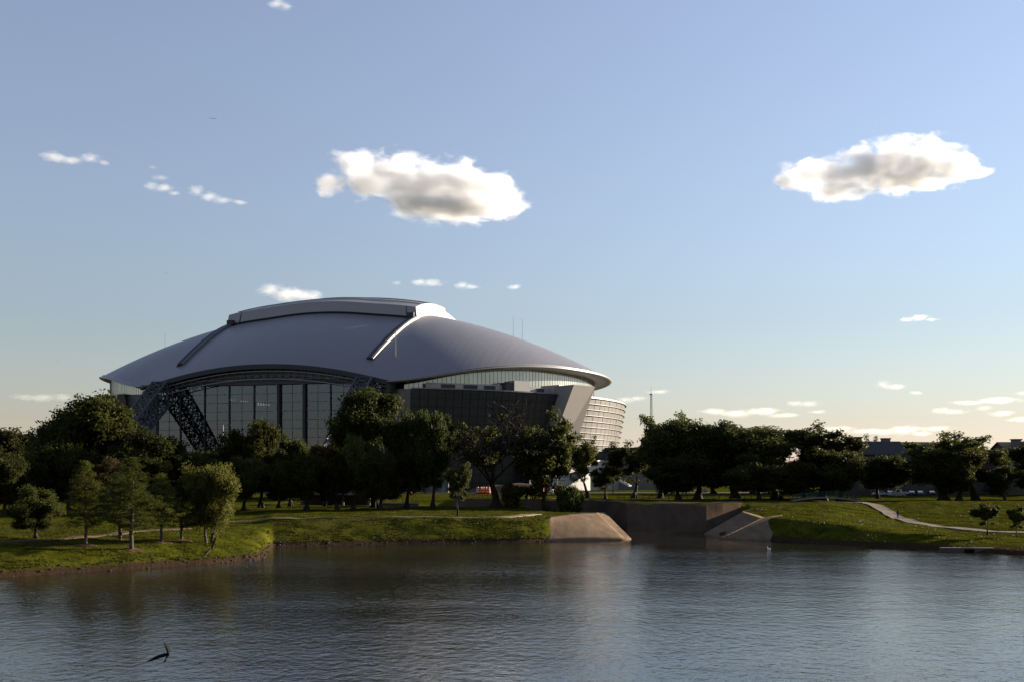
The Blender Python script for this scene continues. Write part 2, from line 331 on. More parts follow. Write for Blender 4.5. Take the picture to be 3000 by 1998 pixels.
# ------------------------------------------------------------------ terrain (cross-sections of the banks)
# each section: image column of its ray, then knots (distance, height): shore, lip, mid, top, back, channel near, channel far, channel top, far
SECT = [
 (-600, [(96, 0), (97, .8), (104, 1.9), (120, 2.8), (170, 3.3), (235, 3.5), (260, 3.6), (285, 3.9), (330, 5)]),
 (0,    [(103.7, 0), (104.6, .8), (110.8, 2.0), (123, 2.7), (160, 3.2), (235, 3.5), (260, 3.6), (285, 3.9), (330, 5)]),
 (300,  [(113.2, 0), (114.1, .8), (119, 2.0), (133, 2.8), (165, 3.2), (235, 3.5), (260, 3.6), (285, 3.9), (330, 5)]),
 (480,  [(120.1, 0), (121, .6), (127, 1.8), (138, 2.6), (195, 3.2), (240, 3.4), (262, 3.5), (285, 3.9), (330, 5)]),
 (585,  [(126.0, 0), (126.8, .4), (131, 1.0), (160, 2.9), (232, 3.5), (246, 3.4), (262, 3.5), (285, 3.9), (330, 5)]),
 (612,  [(130.0, 0), (130.8, .2), (140, .35), (162, 3.2), (236, 3.6), (248, 3.4), (262, 3.5), (285, 3.9), (330, 5)]),
 (622,  [(150.0, 0), (151.0, .5), (155, 1.6), (163, 3.5), (238, 3.65), (250, 3.4), (262, 3.5), (283, 3.9), (330, 5)]),
 (900,  [(157.5, 0), (158.3, .6), (161.5, 1.6), (168, 3.55), (240, 3.65), (252, 3.1), (266, 3.3), (283, 4.2), (330, 5)]),
 (1050, [(159.5, 0), (160.3, .6), (163, 1.6), (169, 3.5), (238, 3.6), (250, -.5), (264, -.5), (280, 4.6), (330, 5)]),
 (1200, [(161.5, 0), (162.3, .6), (165, 1.6), (171, 3.45), (234, 3.55), (246, -.5), (250, -.5), (262, 4.8), (330, 5)]),
 (1257, [(163.5, 0), (164.3, .35), (167, 1.3), (174, 3.2), (205, 3.4), (208, -.5), (226, -.5), (238, 4.9), (330, 5)]),
 (1375, [(167.0, 0), (167.8, .25), (183, 1.7), (200, 3.3), (202, 3.3), (208, -.5), (215, -.5), (226, 5), (330, 5.1)]),
 (1442, [(168.0, 0), (168.6, .1), (170.5, .3), (174, .5), (176, .4), (180, -.5), (196, -.5), (206, 5), (330, 5.2)]),
 (1452, [(182, -.5), (183, -.5), (185, -.5), (186, -.5), (188, -.5), (190, -.5), (196, -.5), (206, 5), (330, 5.2)]),
 (1612, [(182, -.5), (183, -.5), (185, -.5), (186, -.5), (188, -.5), (190, -.5), (194, -.5), (205, 5), (330, 5.2)]),
 (1624, [(183, 0), (184, .1), (186, .2), (188, .35), (189, .2), (191, -.5), (194, -.5), (205, 5), (330, 5.2)]),
 (1661, [(170.5, 0), (171, .1), (174, .5), (190, 1.75), (191, 1.7), (194, -.5), (198, -.5), (206, 5), (330, 5.2)]),
 (1699, [(169.3, 0), (169.8, .1), (176, 1.2), (188.4, 3.35), (190, 3.3), (193, -.5), (200, -.5), (209, 5), (330, 5.2)]),
 (1711, [(169, 0), (169.5, .1), (177, 1.5), (188, 3.8), (192, 3.95), (200, 4.1), (206, 4.4), (215, 5), (330, 5.2)]),
 (1757, [(166.5, 0), (167, .05), (180, 2.9), (190, 4.0), (200, 4.5), (206, 4.7), (210, 4.8), (216, 5), (330, 5.2)]),
 (1799, [(165, 0), (166, .2), (174, 3.05), (195, 4.4), (205, 4.75), (210, 4.9), (215, 5), (222, 5), (330, 5.2)]),
 (1900, [(157, 0), (158, .5), (165.5, 2.9), (195, 4.2), (212, 5.05), (220, 5.05), (230, 4.7), (250, 4.6), (330, 5.2)]),
 (2064, [(150, 0), (151, .6), (156, 1.7), (193, 2.3), (224, 4.9), (235, 4.9), (245, 4.6), (260, 4.6), (330, 5.2)]),
 (2200, [(141.8, 0), (142.8, .6), (149, 1.1), (175, 1.35), (225, 4.9), (237, 4.9), (247, 4.6), (262, 4.6), (330, 5.2)]),
 (2354, [(134.5, 0), (135.5, .5), (150, .9), (165, 1.3), (226, 4.9), (238, 4.9), (248, 4.6), (262, 4.6), (330, 5.2)]),
 (3000, [(118, 0), (119, .5), (132, 1.0), (150, 1.4), (226, 4.9), (238, 4.9), (248, 4.7), (262, 4.7), (330, 5.2)]),
]
SPX = np.array([s[0] for s in SECT], float)
SK = np.array([s[1] for s in SECT], float)          # [section, knot, (Y,z)]
def section(px):
    px = min(max(px, SPX[0]), SPX[-1])
    i = min(max(np.searchsorted(SPX, px) - 1, 0), len(SPX) - 2)
    f = (px - SPX[i]) / (SPX[i + 1] - SPX[i])
    return SK[i] * (1 - f) + SK[i + 1] * f
def lumps(x, y):
    return 0.22 * mnoise.noise(Vector((x * .07, y * .07, 3.1))) + 0.24 * mnoise.noise(Vector((x * .20, y * .27, 9.7))) + 0.07 * mnoise.noise(Vector((x * .55, y * .7, 5.2)))
def hz(px, Y, lump=True):
    k = section(px)
    if Y < k[0][0]: z = k[0][1] - min(1.5, (k[0][0] - Y) * 0.35)
    else: z = float(np.interp(Y, k[:, 0], k[:, 1]))
    if Y > 330: z += 0.0
    if lump and z > 0.2:
        w = 1.0
        if 1235 < px < 1812 and Y < k[3][0] + 3: w = 1 - min(1, (px - 1235) / 12, (1812 - px) / 12, (k[3][0] + 3 - Y) / 2)
        if 1020 < px < 1725 and k[5][0] - 3 < Y < k[7][0] + 3: w = min(w, 1 - min(1, (px - 1020) / 12, (1725 - px) / 12, (k[7][0] + 3 - Y) / 2))
        x = XX(px, Y); z += w * lumps(x, Y) * min(1.0, (z - .2) / .8) * (1.0 if Y < 300 else .3)
    return z
def gz(x, Y): return hz(CX + x / Y * F, Y)

cols = list(np.arange(-640, 3041, 9.0))
cols = [-14000, -9000, -5500, -3200, -1900, -1200, -900] + cols + [3300, 3900, 5000, 7500, 11000, 16000]
rows = [20, 50, 80, 92] + list(np.arange(96, 216, 0.9)) + list(np.arange(216, 345, 2.2)) + [360, 390, 430, 480, 560, 680, 900, 1300, 2000, 3500, 7000, 14000, 30000, 60000]
gv = [(XX(c, y), y, hz(c, y)) for y in rows for c in cols]
nc = len(cols)
gf = [(i * nc + j, i * nc + j + 1, (i + 1) * nc + j + 1, (i + 1) * nc + j) for i in range(len(rows) - 1) for j in range(nc - 1)]
ground = link('ground', np_mesh('ground', gv, gf, M['ground'], True)); tag(ground, kind='structure')

MB().grid([[(-900, -400, 0), (900, -400, 0)], [(-900, 300, 0), (900, 300, 0)]]).build('water', M['water'])['kind'] = 'structure'

# ---- ribbons that follow the ground: paths and road
def ribbon(name, pts, w, mat, lift=0.05, n=10):
    """pts: (px, Y) centre line; w: half width in metres"""
    C = [Vector((XX(a, b), b, 0)) for a, b in pts]
    dense = []
    for i in range(len(C) - 1):
        p0, p1, p2, p3 = C[max(i - 1, 0)], C[i], C[i + 1], C[min(i + 2, len(C) - 1)]
        for k in range(n):
            t = k / n
            dense.append(0.5 * ((2 * p1) + (p2 - p0) * t + (2 * p0 - 5 * p1 + 4 * p2 - p3) * t * t + (3 * p1 - p0 - 3 * p2 + p3) * t ** 3))
    dense.append(C[-1])
    rowsv = []
    for i, p in enumerate(dense):
        d = (dense[min(i + 1, len(dense) - 1)] - dense[max(i - 1, 0)]).normalized(); s = Vector((d.y, -d.x, 0))
        r = []
        for q in (-1, -.5, 0, .5, 1):
            c = p + s * (w * q); zz = max(gz(c.x + dx, c.y + dy) for dx in (-.5, 0, .5) for dy in (-.6, 0, .6)) if abs(q) == 1 else gz(c.x, c.y)
            r.append(Vector((c.x, c.y, zz)))
        zb = max(v.z for v in r); 
        top = [Vector((v.x, v.y, zb * .6 + v.z * .4 + lift)) for v in r]
        r = [Vector((top[0].x, top[0].y, top[0].z - .5))] + top + [Vector((top[-1].x, top[-1].y, top[-1].z - .5))]
        rowsv.append(r)
    o = MB().grid(rowsv).build(name, mat); tag(o, kind='structure'); return o
ribbon('path', [(1880, 219), (1960, 217), (2005, 214), (2035, 205), (2052, 197), (2075, 191), (2110, 185), (2160, 179), (2230, 173), (2330, 166.5), (2480, 160), (2800, 150)], 1.4, M['path'])
ribbon('path', [(-300, 112), (-100, 117), (0, 120), (90, 123), (200, 129), (290, 136), (365, 143), (430, 149)], .8, M['dirt'])
ribbon('path', [(500, 166), (640, 168), (760, 170), (900, 172), (1050, 173), (1150, 175), (1195, 182), (1235, 196)], 0.9, M['path'])
ribbon('path', [(1215, 275), (1250, 262), (1300, 250), (1370, 236), (1480, 219), (1600, 214), (1700, 218)], 1.2, M['path'])
ribbon('road', [(-200, 352), (400, 352), (800, 350), (1200, 348), (1600, 346), (2000, 346), (2600, 346)], 7.0, M['asphalt'], 0.12)

# ---- concrete embankments lining the channel
def slope(name, label, pxs, i0, i1, mat, nn=10, lift=0.10, group=None):
    ptsA = []
    pxs = sorted(set(list(pxs) + [float(q) for q in SPX if pxs[0] < q < pxs[-1]]))
    for px in pxs:
        k = section(px); row = []
        for t in np.linspace(0, 1, nn):
            Y = (k[i0][0] - .6) * (1 - t) + (k[i1][0] + .3) * t
            row.append(Vector((XX(px, Y), Y, hz(px, Y, False) + lift)))
        row = [row[0] - Vector((0, .1, .8))] + row + [row[-1] + Vector((0, .1, -.5))]
        ptsA.append(row)
    o = MB().grid(ptsA).build(name, mat); return tag(o, label, 'embankment', group)
def W3(px, py, z): Y = YY(py, z); return Vector((XX(px, Y), Y, z))
def facets(label, fcs, curbs, n=14):
    t = empty('concrete_embankment', fcs[0][0], 0, label, 'embankment'); o0 = Vector(fcs[0][0])
    for f in fcs:
        A, B, C_, D_, bulge = f; rows = []
        for i in range(n + 1):
            u = i / n; r = []
            for j in range(n + 1):
                v = j / n; p = A.lerp(B, u).lerp(D_.lerp(C_, u), v)
                p = p + Vector((0, 0, .14 + bulge * math.sin(math.pi * u) * math.sin(math.pi * (.15 + .7 * v)) + .03 * mnoise.noise(p * .5))); r.append(p - o0)
            r = [r[0] - Vector((0, .15, .9))] + r + [r[-1] + Vector((0, .3, -.7))]
            rows.append(r)
        rows = [[q - Vector((.15, 0, .8)) for q in rows[0]]] + rows + [[q + Vector((.15, 0, -.8)) for q in rows[-1]]]
        MB().grid(rows).build('slab', M['concrete'], t, True)
    for a_, b_ in curbs:
        me = MB(); 
        for k in range(10): me.beam(a_.lerp(b_, k / 10) - o0 + Vector((0, 0, .2)), a_.lerp(b_, (k + 1) / 10) - o0 + Vector((0, 0, .12)), .2, .2)
        me.build('curb', M['concrete'], t)
a1, b1, c1, d1 = W3(1252, 1244, 0), W3(1440, 1241, 0), W3(1376, 1179, 3.3), W3(1258, 1190, 3.3)
facets('sunlit tan concrete slope at the tip of the grassy point', [(a1, b1, c1, d1, .55), (b1, W3(1451, 1239, 0), W3(1390, 1178, 3.1), c1, 0)], [])
a2, b2, c2, d2 = W3(1619, 1227, 0), W3(1661, 1238, 0), W3(1757, 1190, 3.1), W3(1709, 1176, 3.9)
facets('shaded two faced concrete slope at the foot of the right grassy hill', [(a2, b2, c2, d2, 0), (b2, W3(1769, 1242, 0), W3(1799, 1185, 3.45), c2, .1)], [(b2, c2)])
slope('concrete_embankment', 'long shaded concrete wall lining the far side of the channel', list(np.linspace(1040, 1262, 14)) + list(np.linspace(1270, 1703, 30)), 6, 7, M['concrete_shade'], 8, 0.08)

# ------------------------------------------------------------------ the stadium
TH = math.radians(13.0); ST0 = Vector((-99.0, 410.0, 5.0)); GZ = 5.0
stadium = empty('stadium', ST0, -TH, 'huge domed stadium with silver roof and tall glass end wall behind the trees', 'stadium')
def L(t, s, z): return Vector((t, s, z - GZ))
def to_local_plane(px, py, s):          # where the sight line of an image point meets the local plane s = const
    a = Vector((math.sin(TH), math.cos(TH), 0)); d = Vector(((px - CX) / F, 1, (HY - py) / F)); o = Vector((0, 0, CAMZ))
    k = (s + a.dot(ST0 - o) - a.z) / a.dot(d)
    p = o + d * k; q = p - ST0
    return q.x * math.cos(TH) - q.y * math.sin(TH), p.z
RW, RA, SM, RWL = 123.0, 114.0, 100.0, 117.5
APEX = 91.5
def ss(a, b, x):
    x = min(max((x - a) / (b - a), 0), 1); return x * x * (3 - 2 * x)
ZE_A = np.linspace(0, 90, 91)
ZE_Z = np.interp(ZE_A, [0, 24, 28, 33, 38, 45, 51, 60, 90], [47.2, 47.4, 48.0, 50.0, 52.6, 55.0, 56.6, 57.8, 58.0])
for _ in range(3): ZE_Z = np.convolve(np.pad(ZE_Z, 3, 'edge'), np.ones(7) / 7, 'valid')
def ze(phi): return float(np.interp(math.degrees(phi), ZE_A, ZE_Z))
def roof_z(s, t):
    a, b = abs(s - SM) / RA, abs(t) / (RW if t >= 0 else RWL)
    r2 = min(a * a + b * b, 1.0); e = ze(math.atan2(b, a) if (a or b) else 1.0)
    return e + (APEX - e) * (1 - r2)
def half_w(s, W=RW, A=RA): return W * math.sqrt(max(0.0, 1 - ((s - SM) / A) ** 2))
S0, S1 = -3.0, 203.0
NS, NV = 90, 96
pts = []
for i in range(NS + 1):
    f = i / NS; s = S0 + (S1 - S0) * (f - 0.10 * math.sin(2 * math.pi * f))
    hw_ = lambda v: half_w(s, RW if v >= 0 else RWL)
    pts.append([L(math.sin(v * math.pi / 2) * hw_(v), s, roof_z(s, math.sin(v * math.pi / 2) * hw_(v))) for v in np.linspace(-1, 1, NV + 1)])
roof_o = MB().grid(pts).build('roof', M['roof'], stadium, True)

# eave that wraps the two bulging sides
for sg in (-1, 1):
    prof = [(0.0, .05), (.7, .0), (1.1, -.15), (1.2, -.45), (.7, -.6), (2.2, -.85), (2.6, -1.2), (2.3, -1.55), (0.0, -1.9), (-5.0, -2.0), (-10.0, -1.2)]
    ring = []
    ph0 = math.acos(min(1, (SM - S0) / RA))
    for ph in np.linspace(ph0, math.pi - ph0, 90):
        s = SM - RA * math.cos(ph); t = (RW if sg > 0 else RWL) * math.sin(ph); n = Vector((math.sin(ph) / RW, -math.cos(ph) / RA, 0)).normalized()
        q = min(ph, math.pi - ph); taper = 0.45 + 0.55 * ss(math.radians(24), math.radians(58), q)
        z = ze(q)
        ring.append([L(sg * (t + n.x * o), s + n.y * o, z + dz * taper) for o, dz in prof])
    MB().grid(ring).build('eave', M['eave'], stadium, True)

# retractable roof panels
def panel(s0, s1, t0, up, nm):
    me = MB(); nt_, ns_ = 24, 6
    T = np.linspace(-t0, t0, nt_ + 1); S = np.linspace(s0, s1, ns_ + 1)
    top = [[L(t * .985, (s - (s0 + s1) / 2) * .97 + (s0 + s1) / 2, roof_z(s, t) + up) for t in T] for s in S]
    me.grid(top)
    for s, si in ((s0, 0), (s1, ns_)):
        me.grid([[L(t, s, roof_z(s, t) + .9) for t in T], top[si]])
    for ti, t in ((0, -t0), (nt_, t0)):
        me.grid([[L(t, s, roof_z(s, t) - .3) for s in S], [top[i][ti] for i in range(ns_ + 1)]])
    o = me.build('retractable_roof_panel', M['panel'], stadium)
    for s in np.linspace(s0, s1, 6)[1:-1]:
        rb = MB()
        for k in range(nt_): rb.beam(L(T[k] * .98, s, roof_z(s, T[k]) + up + .12), L(T[k + 1] * .98, s, roof_z(s, T[k + 1]) + up + .12), .35, .3)
        rb.build('seam', M['eave'], o)
    for t in (-t0 * .86, t0 * .9):
        MB().beam(L(t, s0 - .12, roof_z(s0, t) + .9), L(t * .985, s0 + .75, roof_z(s0, t) + up - .1), .4, .2).build('panel_joint', M['steel_dark'], o)
    g = MB()
    for k in range(nt_): g.beam(L(T[k], s0 + .4, roof_z(s0, T[k]) + .45), L(T[k + 1], s0 + .4, roof_z(s0, T[k + 1]) + .45), .8, 1.0)
    g.build('gap_seal', M['joint'], o)
    for t in (-t0 + 2.4, t0 - 2.4): MB().box(L(t, s0 - .8, roof_z(s0, t) + 1.4), (3.0, 2.2, 2.0)).build('bogie', M['steel_dark'], o)
panel(54, 100, 46, 5.6, 'near'); panel(102, 146, 45, 4.4, 'far')

# roof rails in line with the arches
for sg in (-1, 1):
    for dt, w, h, mm, nm in ((0, 2.0, 1.1, 'steel_dark', 'rail'), (1.35, .45, 1.15, 'steel_light', 'rail_flashing'), (-1.4, .35, .7, 'steel_light', 'rail_flashing')):
        me = MB(); S = np.linspace(7, 56, 16)
        for k in range(15):
            a, b = S[k], S[k + 1]; ta, tb = sg * (41.5 + a * .06) + dt, sg * (41.5 + b * .06) + dt
            me.beam(L(ta, a, roof_z(a, ta) + h / 2), L(tb, b, roof_z(b, tb) + h / 2), w, h)
        me.build(nm, M[mm], stadium)

# near end: roof edge, space-frame band, header
T = np.linspace(-1, 1, 33)
fs, up, lo, mid = MB(), MB(), MB(), MB()
W0 = half_w(S0)
def edge_z(t): return roof_z(S0, t)
for k in range(32):
    a, b = T[k] * (W0 + .8), T[k + 1] * (W0 + .8); za, zb = edge_z(T[k] * W0), edge_z(T[k + 1] * W0)
    fs.hull8([L(a, S0 - .5, za - 1.7), L(b, S0 - .5, zb - 1.7), L(b, S0 + .6, zb - 1.7), L(a, S0 + .6, za - 1.7),
              L(a, S0 - .5, za + .15), L(b, S0 - .5, zb + .15), L(b, S0 + .6, zb + .15), L(a, S0 + .6, za + .15)])
    for dz, mb in ((2.5, up), (4.0, mid), (5.6, lo)):
        mb.beam(L(a, S0 + .9, za - dz), L(b, S0 + .9, zb - dz), .32, .32)
    for dz0, dz1, q in ((1.6, 5.6, a), (1.6, 5.6, b)): mid.beam(L(a if q == a else b, S0 + .9, (za if q == a else zb) - dz0), L(b if q == a else a, S0 + 2.4, (zb if q == a else za) - dz1), .2, .2)
fs.build('roof_edge', M['steel_dark'], stadium)
up.build('upper_chord', M['steel_light'], stadium); mid.build('web_member', M['steel_grey'], stadium); lo.build('lower_chord', M['steel_light'], stadium)
MB().box(L(W0 + .6, S0 + 3.2, 45.6), (1.6, 7.5, 4.6)).build('corner_post', M['steel_dark'], stadium)
MB().box(L(0, 1.0, 48.6), (94, 1.4, 1.6)).build('header_beam', M['steel_grey'], stadium)
MB().box(L(0, .2, 49.7), (94, 1.0, .35)).build('header_cap', M['steel_light'], stadium)
# dark glazing above the header
gl = MB(); 
for k in range(32):
    a, b = T[k] * W0, T[k + 1] * W0
    gl.add([L(a, 2.6, 48.4), L(b, 2.6, 48.4), L(b, 2.6, edge_z(b) - .2), L(a, 2.6, edge_z(a) - .2)], [(0, 1, 2, 3)])
gl.build('clerestory_glass', M['dark_panel'], stadium)
mul = MB()
for k in range(33):
    a = T[k] * W0
    if edge_z(a) > 50: mul.box(L(a, 2.45, (48.4 + edge_z(a) - .3) / 2), (.18, .14, edge_z(a) - 48.8))
for z in (50.6, 52.4, 54.2):
    c = [a for a in np.linspace(-W0, W0, 81) if edge_z(a) - .6 > z]
    if c: mul.box(L((c[0] + c[-1]) / 2, 2.45, z), (c[-1] - c[0], .12, .14))
mul.build('clerestory_mullion', M['steel_grey'], stadium)

# the great end wall of glass
wall = empty('glass_end_wall', (0, 0, 0)); wall.parent = stadium; wall.location = (0, 2.0, 0)
colsT = [-49, -38.5, -27.5, -16.5, -5.5, 5.5, 16.5, 27.5, 38.5, 49]
nrow = 12; ZB, ZT = 5.2, 47.8; dzr = (ZT - ZB) / nrow
def pane_mesh(w): return MB().box((0, 0, 0), (w - .16, .06, dzr - .16)).mesh('pane', M['glass_end'])
pm = pane_mesh(5.5); pm2 = pane_mesh(5.25)
for j in range(len(colsT) - 1):
    w = (colsT[j + 1] - colsT[j]) / 2
    for h in range(2):
        for r in range(nrow):
            o = link('pane', pm if abs(w - 5.5) < .01 else pm2, wall)
            o.location = L(colsT[j] + w * (h + .5), 0, ZB + dzr * (r + .5))
            o.rotation_euler = (R.uniform(-.002, .002), 0, R.uniform(-.003, .003))
for j, t in enumerate(colsT):
    big = j in (5, 6); w = 1.25 if big else .55
    MB().box(L(t, -.7 if big else -.3, (ZB + ZT) / 2), (w * .8, 1.4 if big else .5, ZT - ZB)).build('column', M['steel_dark'], wall)
    if big or j == 4: MB().box(L(t - w * .42, -1.0 if big else -.5, (ZB + ZT) / 2), (.28, 1.2 if big else .4, ZT - ZB)).build('column_edge', M['steel_light'], wall)
    if j < len(colsT) - 1:
        MB().box(L((t + colsT[j + 1]) / 2, -.06, (ZB + ZT) / 2), (.14, .16, ZT - ZB)).build('mullion', M['steel_grey'], wall)
for r in range(nrow + 1):
    MB().box(L(0, -.08, ZB + dzr * r), (98, .2, .13)).build('transom', M['steel_grey'], wall)
for px, py, w, h in ((547, 977, 1.5, 6.2), (527, 876 + 10, 1.9, 2.0)):
    t, z = to_local_plane(px, py, 2.0); MB().box(L(t, .35, z), (w, .1, h)).build('brown_board', M['board'], wall)

# arch trusses that come down outside the glass to their abutments
def arch_truss(sg):
    me = MB(); nodes = []
    N_ = 13
    for i in range(N_):
        f = i / (N_ - 1); s = -2 - 46 * f; z = 45.6 - 39.5 * (0.86 * f + 0.14 * f * f)
        dr = Vector((0, -46, -39.5 * (0.86 + .28 * f))).normalized(); nr = Vector((0, -dr.z, dr.y)); nr = nr if nr.z > 0 else -nr
        hw, hd = 3.1 - .6 * f, 4.6 - .9 * f
        c = L(sg * 44.0, s, z)
        nodes.append([c + Vector((a * hw, 0, 0)) + nr * (b * hd) for a, b in ((-1, -1), (1, -1), (1, 1), (-1, 1))])
    for i in range(N_ - 1):
        for q in range(4):
            me.tube(nodes[i][q], nodes[i + 1][q], .48, .48, 6, False)
            me.tube(nodes[i][q], nodes[i][(q + 1) % 4], .24, .24, 5, False)
            a, b = (q, (q + 1) % 4)
            me.tube(nodes[i][a], nodes[i + 1][b], .24, .24, 5, False); me.tube(nodes[i][b], nodes[i + 1][a], .24, .24, 5, False)
            m1 = (nodes[i][a] + nodes[i][b] + nodes[i + 1][a] + nodes[i + 1][b]) / 4
            me.tube(m1, (nodes[i][a] + nodes[i + 1][a]) / 2, .17, .17, 4, False); me.tube(m1, (nodes[i][b] + nodes[i + 1][b]) / 2, .17, .17, 4, False)
    o = me.build('arch_truss', M['steel_grey'], stadium)
    c = L(sg * 44.0, -49, 6.5); MB().hull8([c + Vector(v) for v in ((-6, -7, -2), (6, -7, -2), (6, 7, -2), (-6, 7, -2), (-4, -3, 3.5), (4, -3, 3.5), (4, 4, 5.5), (-4, 4, 5.5))]).build('abutment', M['concrete_grey'], stadium)
arch_truss(-1); arch_truss(1)

# recessed block left of the glass and return walls at both corners
for sg in (-1, 1):
    MB().box(L(sg * 56.5, 6, 25), (14, 9, 40)).build('corner_block', M['concrete_grey' if sg < 0 else 'dark_panel'], stadium)

# lower body: outward leaning ring of dark panels, z 5..45
def ring_pt(ph, W, A, z, sg=1): return L(sg * W * math.sin(ph), SM - A * math.cos(ph), z)
def lean(f): return (125 + 7 * f, 108 + 7 * f)
D = math.radians
def skin(ph0, ph1, n, z0, z1, inset, sg, mat, nm, nz_=2):
    pts = []
    for ph in np.linspace(ph0, ph1, n + 1):
        row = []
        for f in np.linspace(0, 1, nz_ + 1):
            z = z0 + (z1 - z0) * f; W, A = lean((z - 5) / 40); row.append(ring_pt(ph, W - inset, A - inset, z, sg))
        pts.append(row)
    return MB().grid(pts).build(nm, mat, stadium)
for sg in (1, -1):
    if sg > 0: skin(D(28), D(152), 60, 5, 44.6, .35, sg, M['joint'], 'lower_wall_backing')
    else: skin(D(28), D(100), 40, 5, 44.6, .35, sg, M['joint'], 'lower_wall_backing'); skin(D(100), D(152), 24, 5, 26, .35, sg, M['joint'], 'lower_wall_backing')
    MB().grid([[ring_pt(ph, W_, A_, 45.0, sg) for W_, A_ in ((132.2, 115.2), (128, 107), (112, 98))] for ph in np.linspace(D(28), D(152 if sg > 0 else 92), 61)]).build('terrace', M['concrete_grey'], stadium)
    cp = MB(); 
    phs = np.linspace(D(28), D(152 if sg > 0 else 92), 80)
    for k in range(79): cp.beam(ring_pt(phs[k], 132.0, 115.0, 45.0, sg), ring_pt(phs[k + 1], 132.0, 115.0, 45.0, sg), .5, .5)
    cp.build('coping', M['steel_light'], stadium)
def wall_panels(ph0, ph1, nc_, nr_, sg, mat, nm, gap=.12, parent=None, z1=44.6):
    for i in range(nc_):
        for j in range(nr_):
            a, b = ph0 + (ph1 - ph0) * (i + .03) / nc_, ph0 + (ph1 - ph0) * (i + .97) / nc_
            za, zb = 5 + (z1 - 5) * j / nr_ + gap, 5 + (z1 - 5) * (j + 1) / nr_ - gap
            jit = R.uniform(-.05, .05); q = []
            for o in (-.12, .0):
                for ph, z in ((a, za), (b, za), (b, zb), (a, zb)):
                    W, A = lean((z - 5) / 40); q.append(ring_pt(ph, W + o + jit, A + o + jit, z, sg))
            MB().hull8(q).build(nm, mat, parent or stadium)
lw = empty('dark_panel_wall'); lw.parent = stadium
wall_panels(D(28), D(62), 22, 12, 1, M['dark_panel'], 'panel', .07, lw)
lw2 = empty('banded_glass_wall'); lw2.parent = stadium
wall_panels(D(66), D(108), 18, 16, 1, M['frit'], 'panel', .10, lw2)
for j in range(17):
    z = 5 + 39.6 * j / 16; W, A = lean((z - 5) / 40); me = MB(); phs = np.linspace(D(65), D(115), 40)
    for k in range(39): me.beam(ring_pt(phs[k], W + .45, A + .45, z), ring_pt(phs[k + 1], W + .45, A + .45, z), .45, .17)
    me.build('ledge', M['frit'], lw2)
lw3 = empty('dark_panel_wall'); lw3.parent = stadium
wall_panels(D(28), D(80), 14, 6, -1, M['dark_panel'], 'panel', .1, lw3)

# leaning pier between the two walls
q = []
for zf, phc, hw in ((5, D(56.2), 3.4), (48.5, D(61.6), 3.0)):
    f = (zf - 5) / 40
    for dph, o in ((-hw, 7.0), (hw, 7.0), (hw, -3), (-hw, -3)):
        W, A = lean(f); q.append(ring_pt(phc + D(dph), W + o * (.75 + .25 * f), A + o * (.75 + .25 * f), zf))
MB().hull8(q).build('leaning_pier', M['pier'], stadium)

# parapet with louvres, plant boxes
pz = MB(); phs = np.linspace(D(31), D(62), 40)
for k in range(39):
    a, b = phs[k], phs[k + 1]
    pz.hull8([ring_pt(a, 127, 109, 45.05), ring_pt(b, 127, 109, 45.05), ring_pt(b, 126, 108, 45.05), ring_pt(a, 126, 108, 45.05),
              ring_pt(a, 127, 109, 47.8), ring_pt(b, 127, 109, 47.8), ring_pt(b, 126, 108, 47.8), ring_pt(a, 126, 108, 47.8)])
pz.build('parapet', M['white_metal'], stadium)
for c, w in ((35.2, 1.35), (39.6, 1.4), (43.6, 1.2), (55.6, 1.0)):
    me = MB(); me.hull8([ring_pt(D(c - w), 127.15, 109.15, 45.5), ring_pt(D(c + w), 127.15, 109.15, 45.5), ring_pt(D(c + w), 126.9, 108.9, 45.5), ring_pt(D(c - w), 126.9, 108.9, 45.5),
             ring_pt(D(c - w), 127.15, 109.15, 47.3), ring_pt(D(c + w), 127.15, 109.15, 47.3), ring_pt(D(c + w), 126.9, 108.9, 47.3), ring_pt(D(c - w), 126.9, 108.9, 47.3)])
    me.build('louver', M['louver'], stadium)
p = ring_pt(D(50), 126.3, 108.5, 47.4); MB().box(p, (7, 8, 4.4), D(-40)).build('plant_box', M['white_metal'], stadium)
p = ring_pt(D(47.5), 127.4, 109.6, 46.9); MB().box(p, (4.5, 5, 3.6), D(-42)).build('plant_box', M['louver'], stadium)
p = ring_pt(D(59.5), 126.3, 108.5, 47.2); MB().box(p, (10, 4, 3.6), D(-28)).build('plant_box', M['white_metal'], stadium)

# clerestory glass under the side eaves
for sg, p0, p1, n in ((1, 29, 118, 92), (-1, 29, 70, 40)):
    cw = empty('clerestory_wall'); cw.parent = stadium
    phs = np.linspace(D(p0), D(p1), n + 1); mu = None
    for k in range(n):
        a, b = phs[k], phs[k + 1]; e = (b - a) * .035
        za, zb = ze(min(a, math.pi - a)) - 1.6, ze(min(b, math.pi - b)) - 1.6
        if za < 45.6: continue
        q = [ring_pt(ph, 117 + o, 108 + o, z, sg) for o, in ((0.,),) for ph, z in ((a + e, 45.0), (b - e, 45.0), (b - e, zb), (a + e, za))]
        q2 = [ring_pt(ph, 116.9, 107.9, z, sg) for ph, z in ((a + e, 45.0), (b - e, 45.0), (b - e, zb), (a + e, za))]
        MB().hull8(q2 + q).build('pane', M['glass_side'], cw)
        MB().beam(ring_pt(a, 116.98, 107.98, 45, sg), ring_pt(a, 116.98, 107.98, za, sg), .16, .16).build('mullion', M['steel_grey'], cw)
    skin_pts = [[ring_pt(ph, 111, 102, 45, sg), ring_pt(ph, 111, 102, 54, sg)] for ph in np.linspace(D(30), D(150 if sg > 0 else 85), 50)]
    MB().grid(skin_pts).build('inner_wall', M['siding'], stadium)

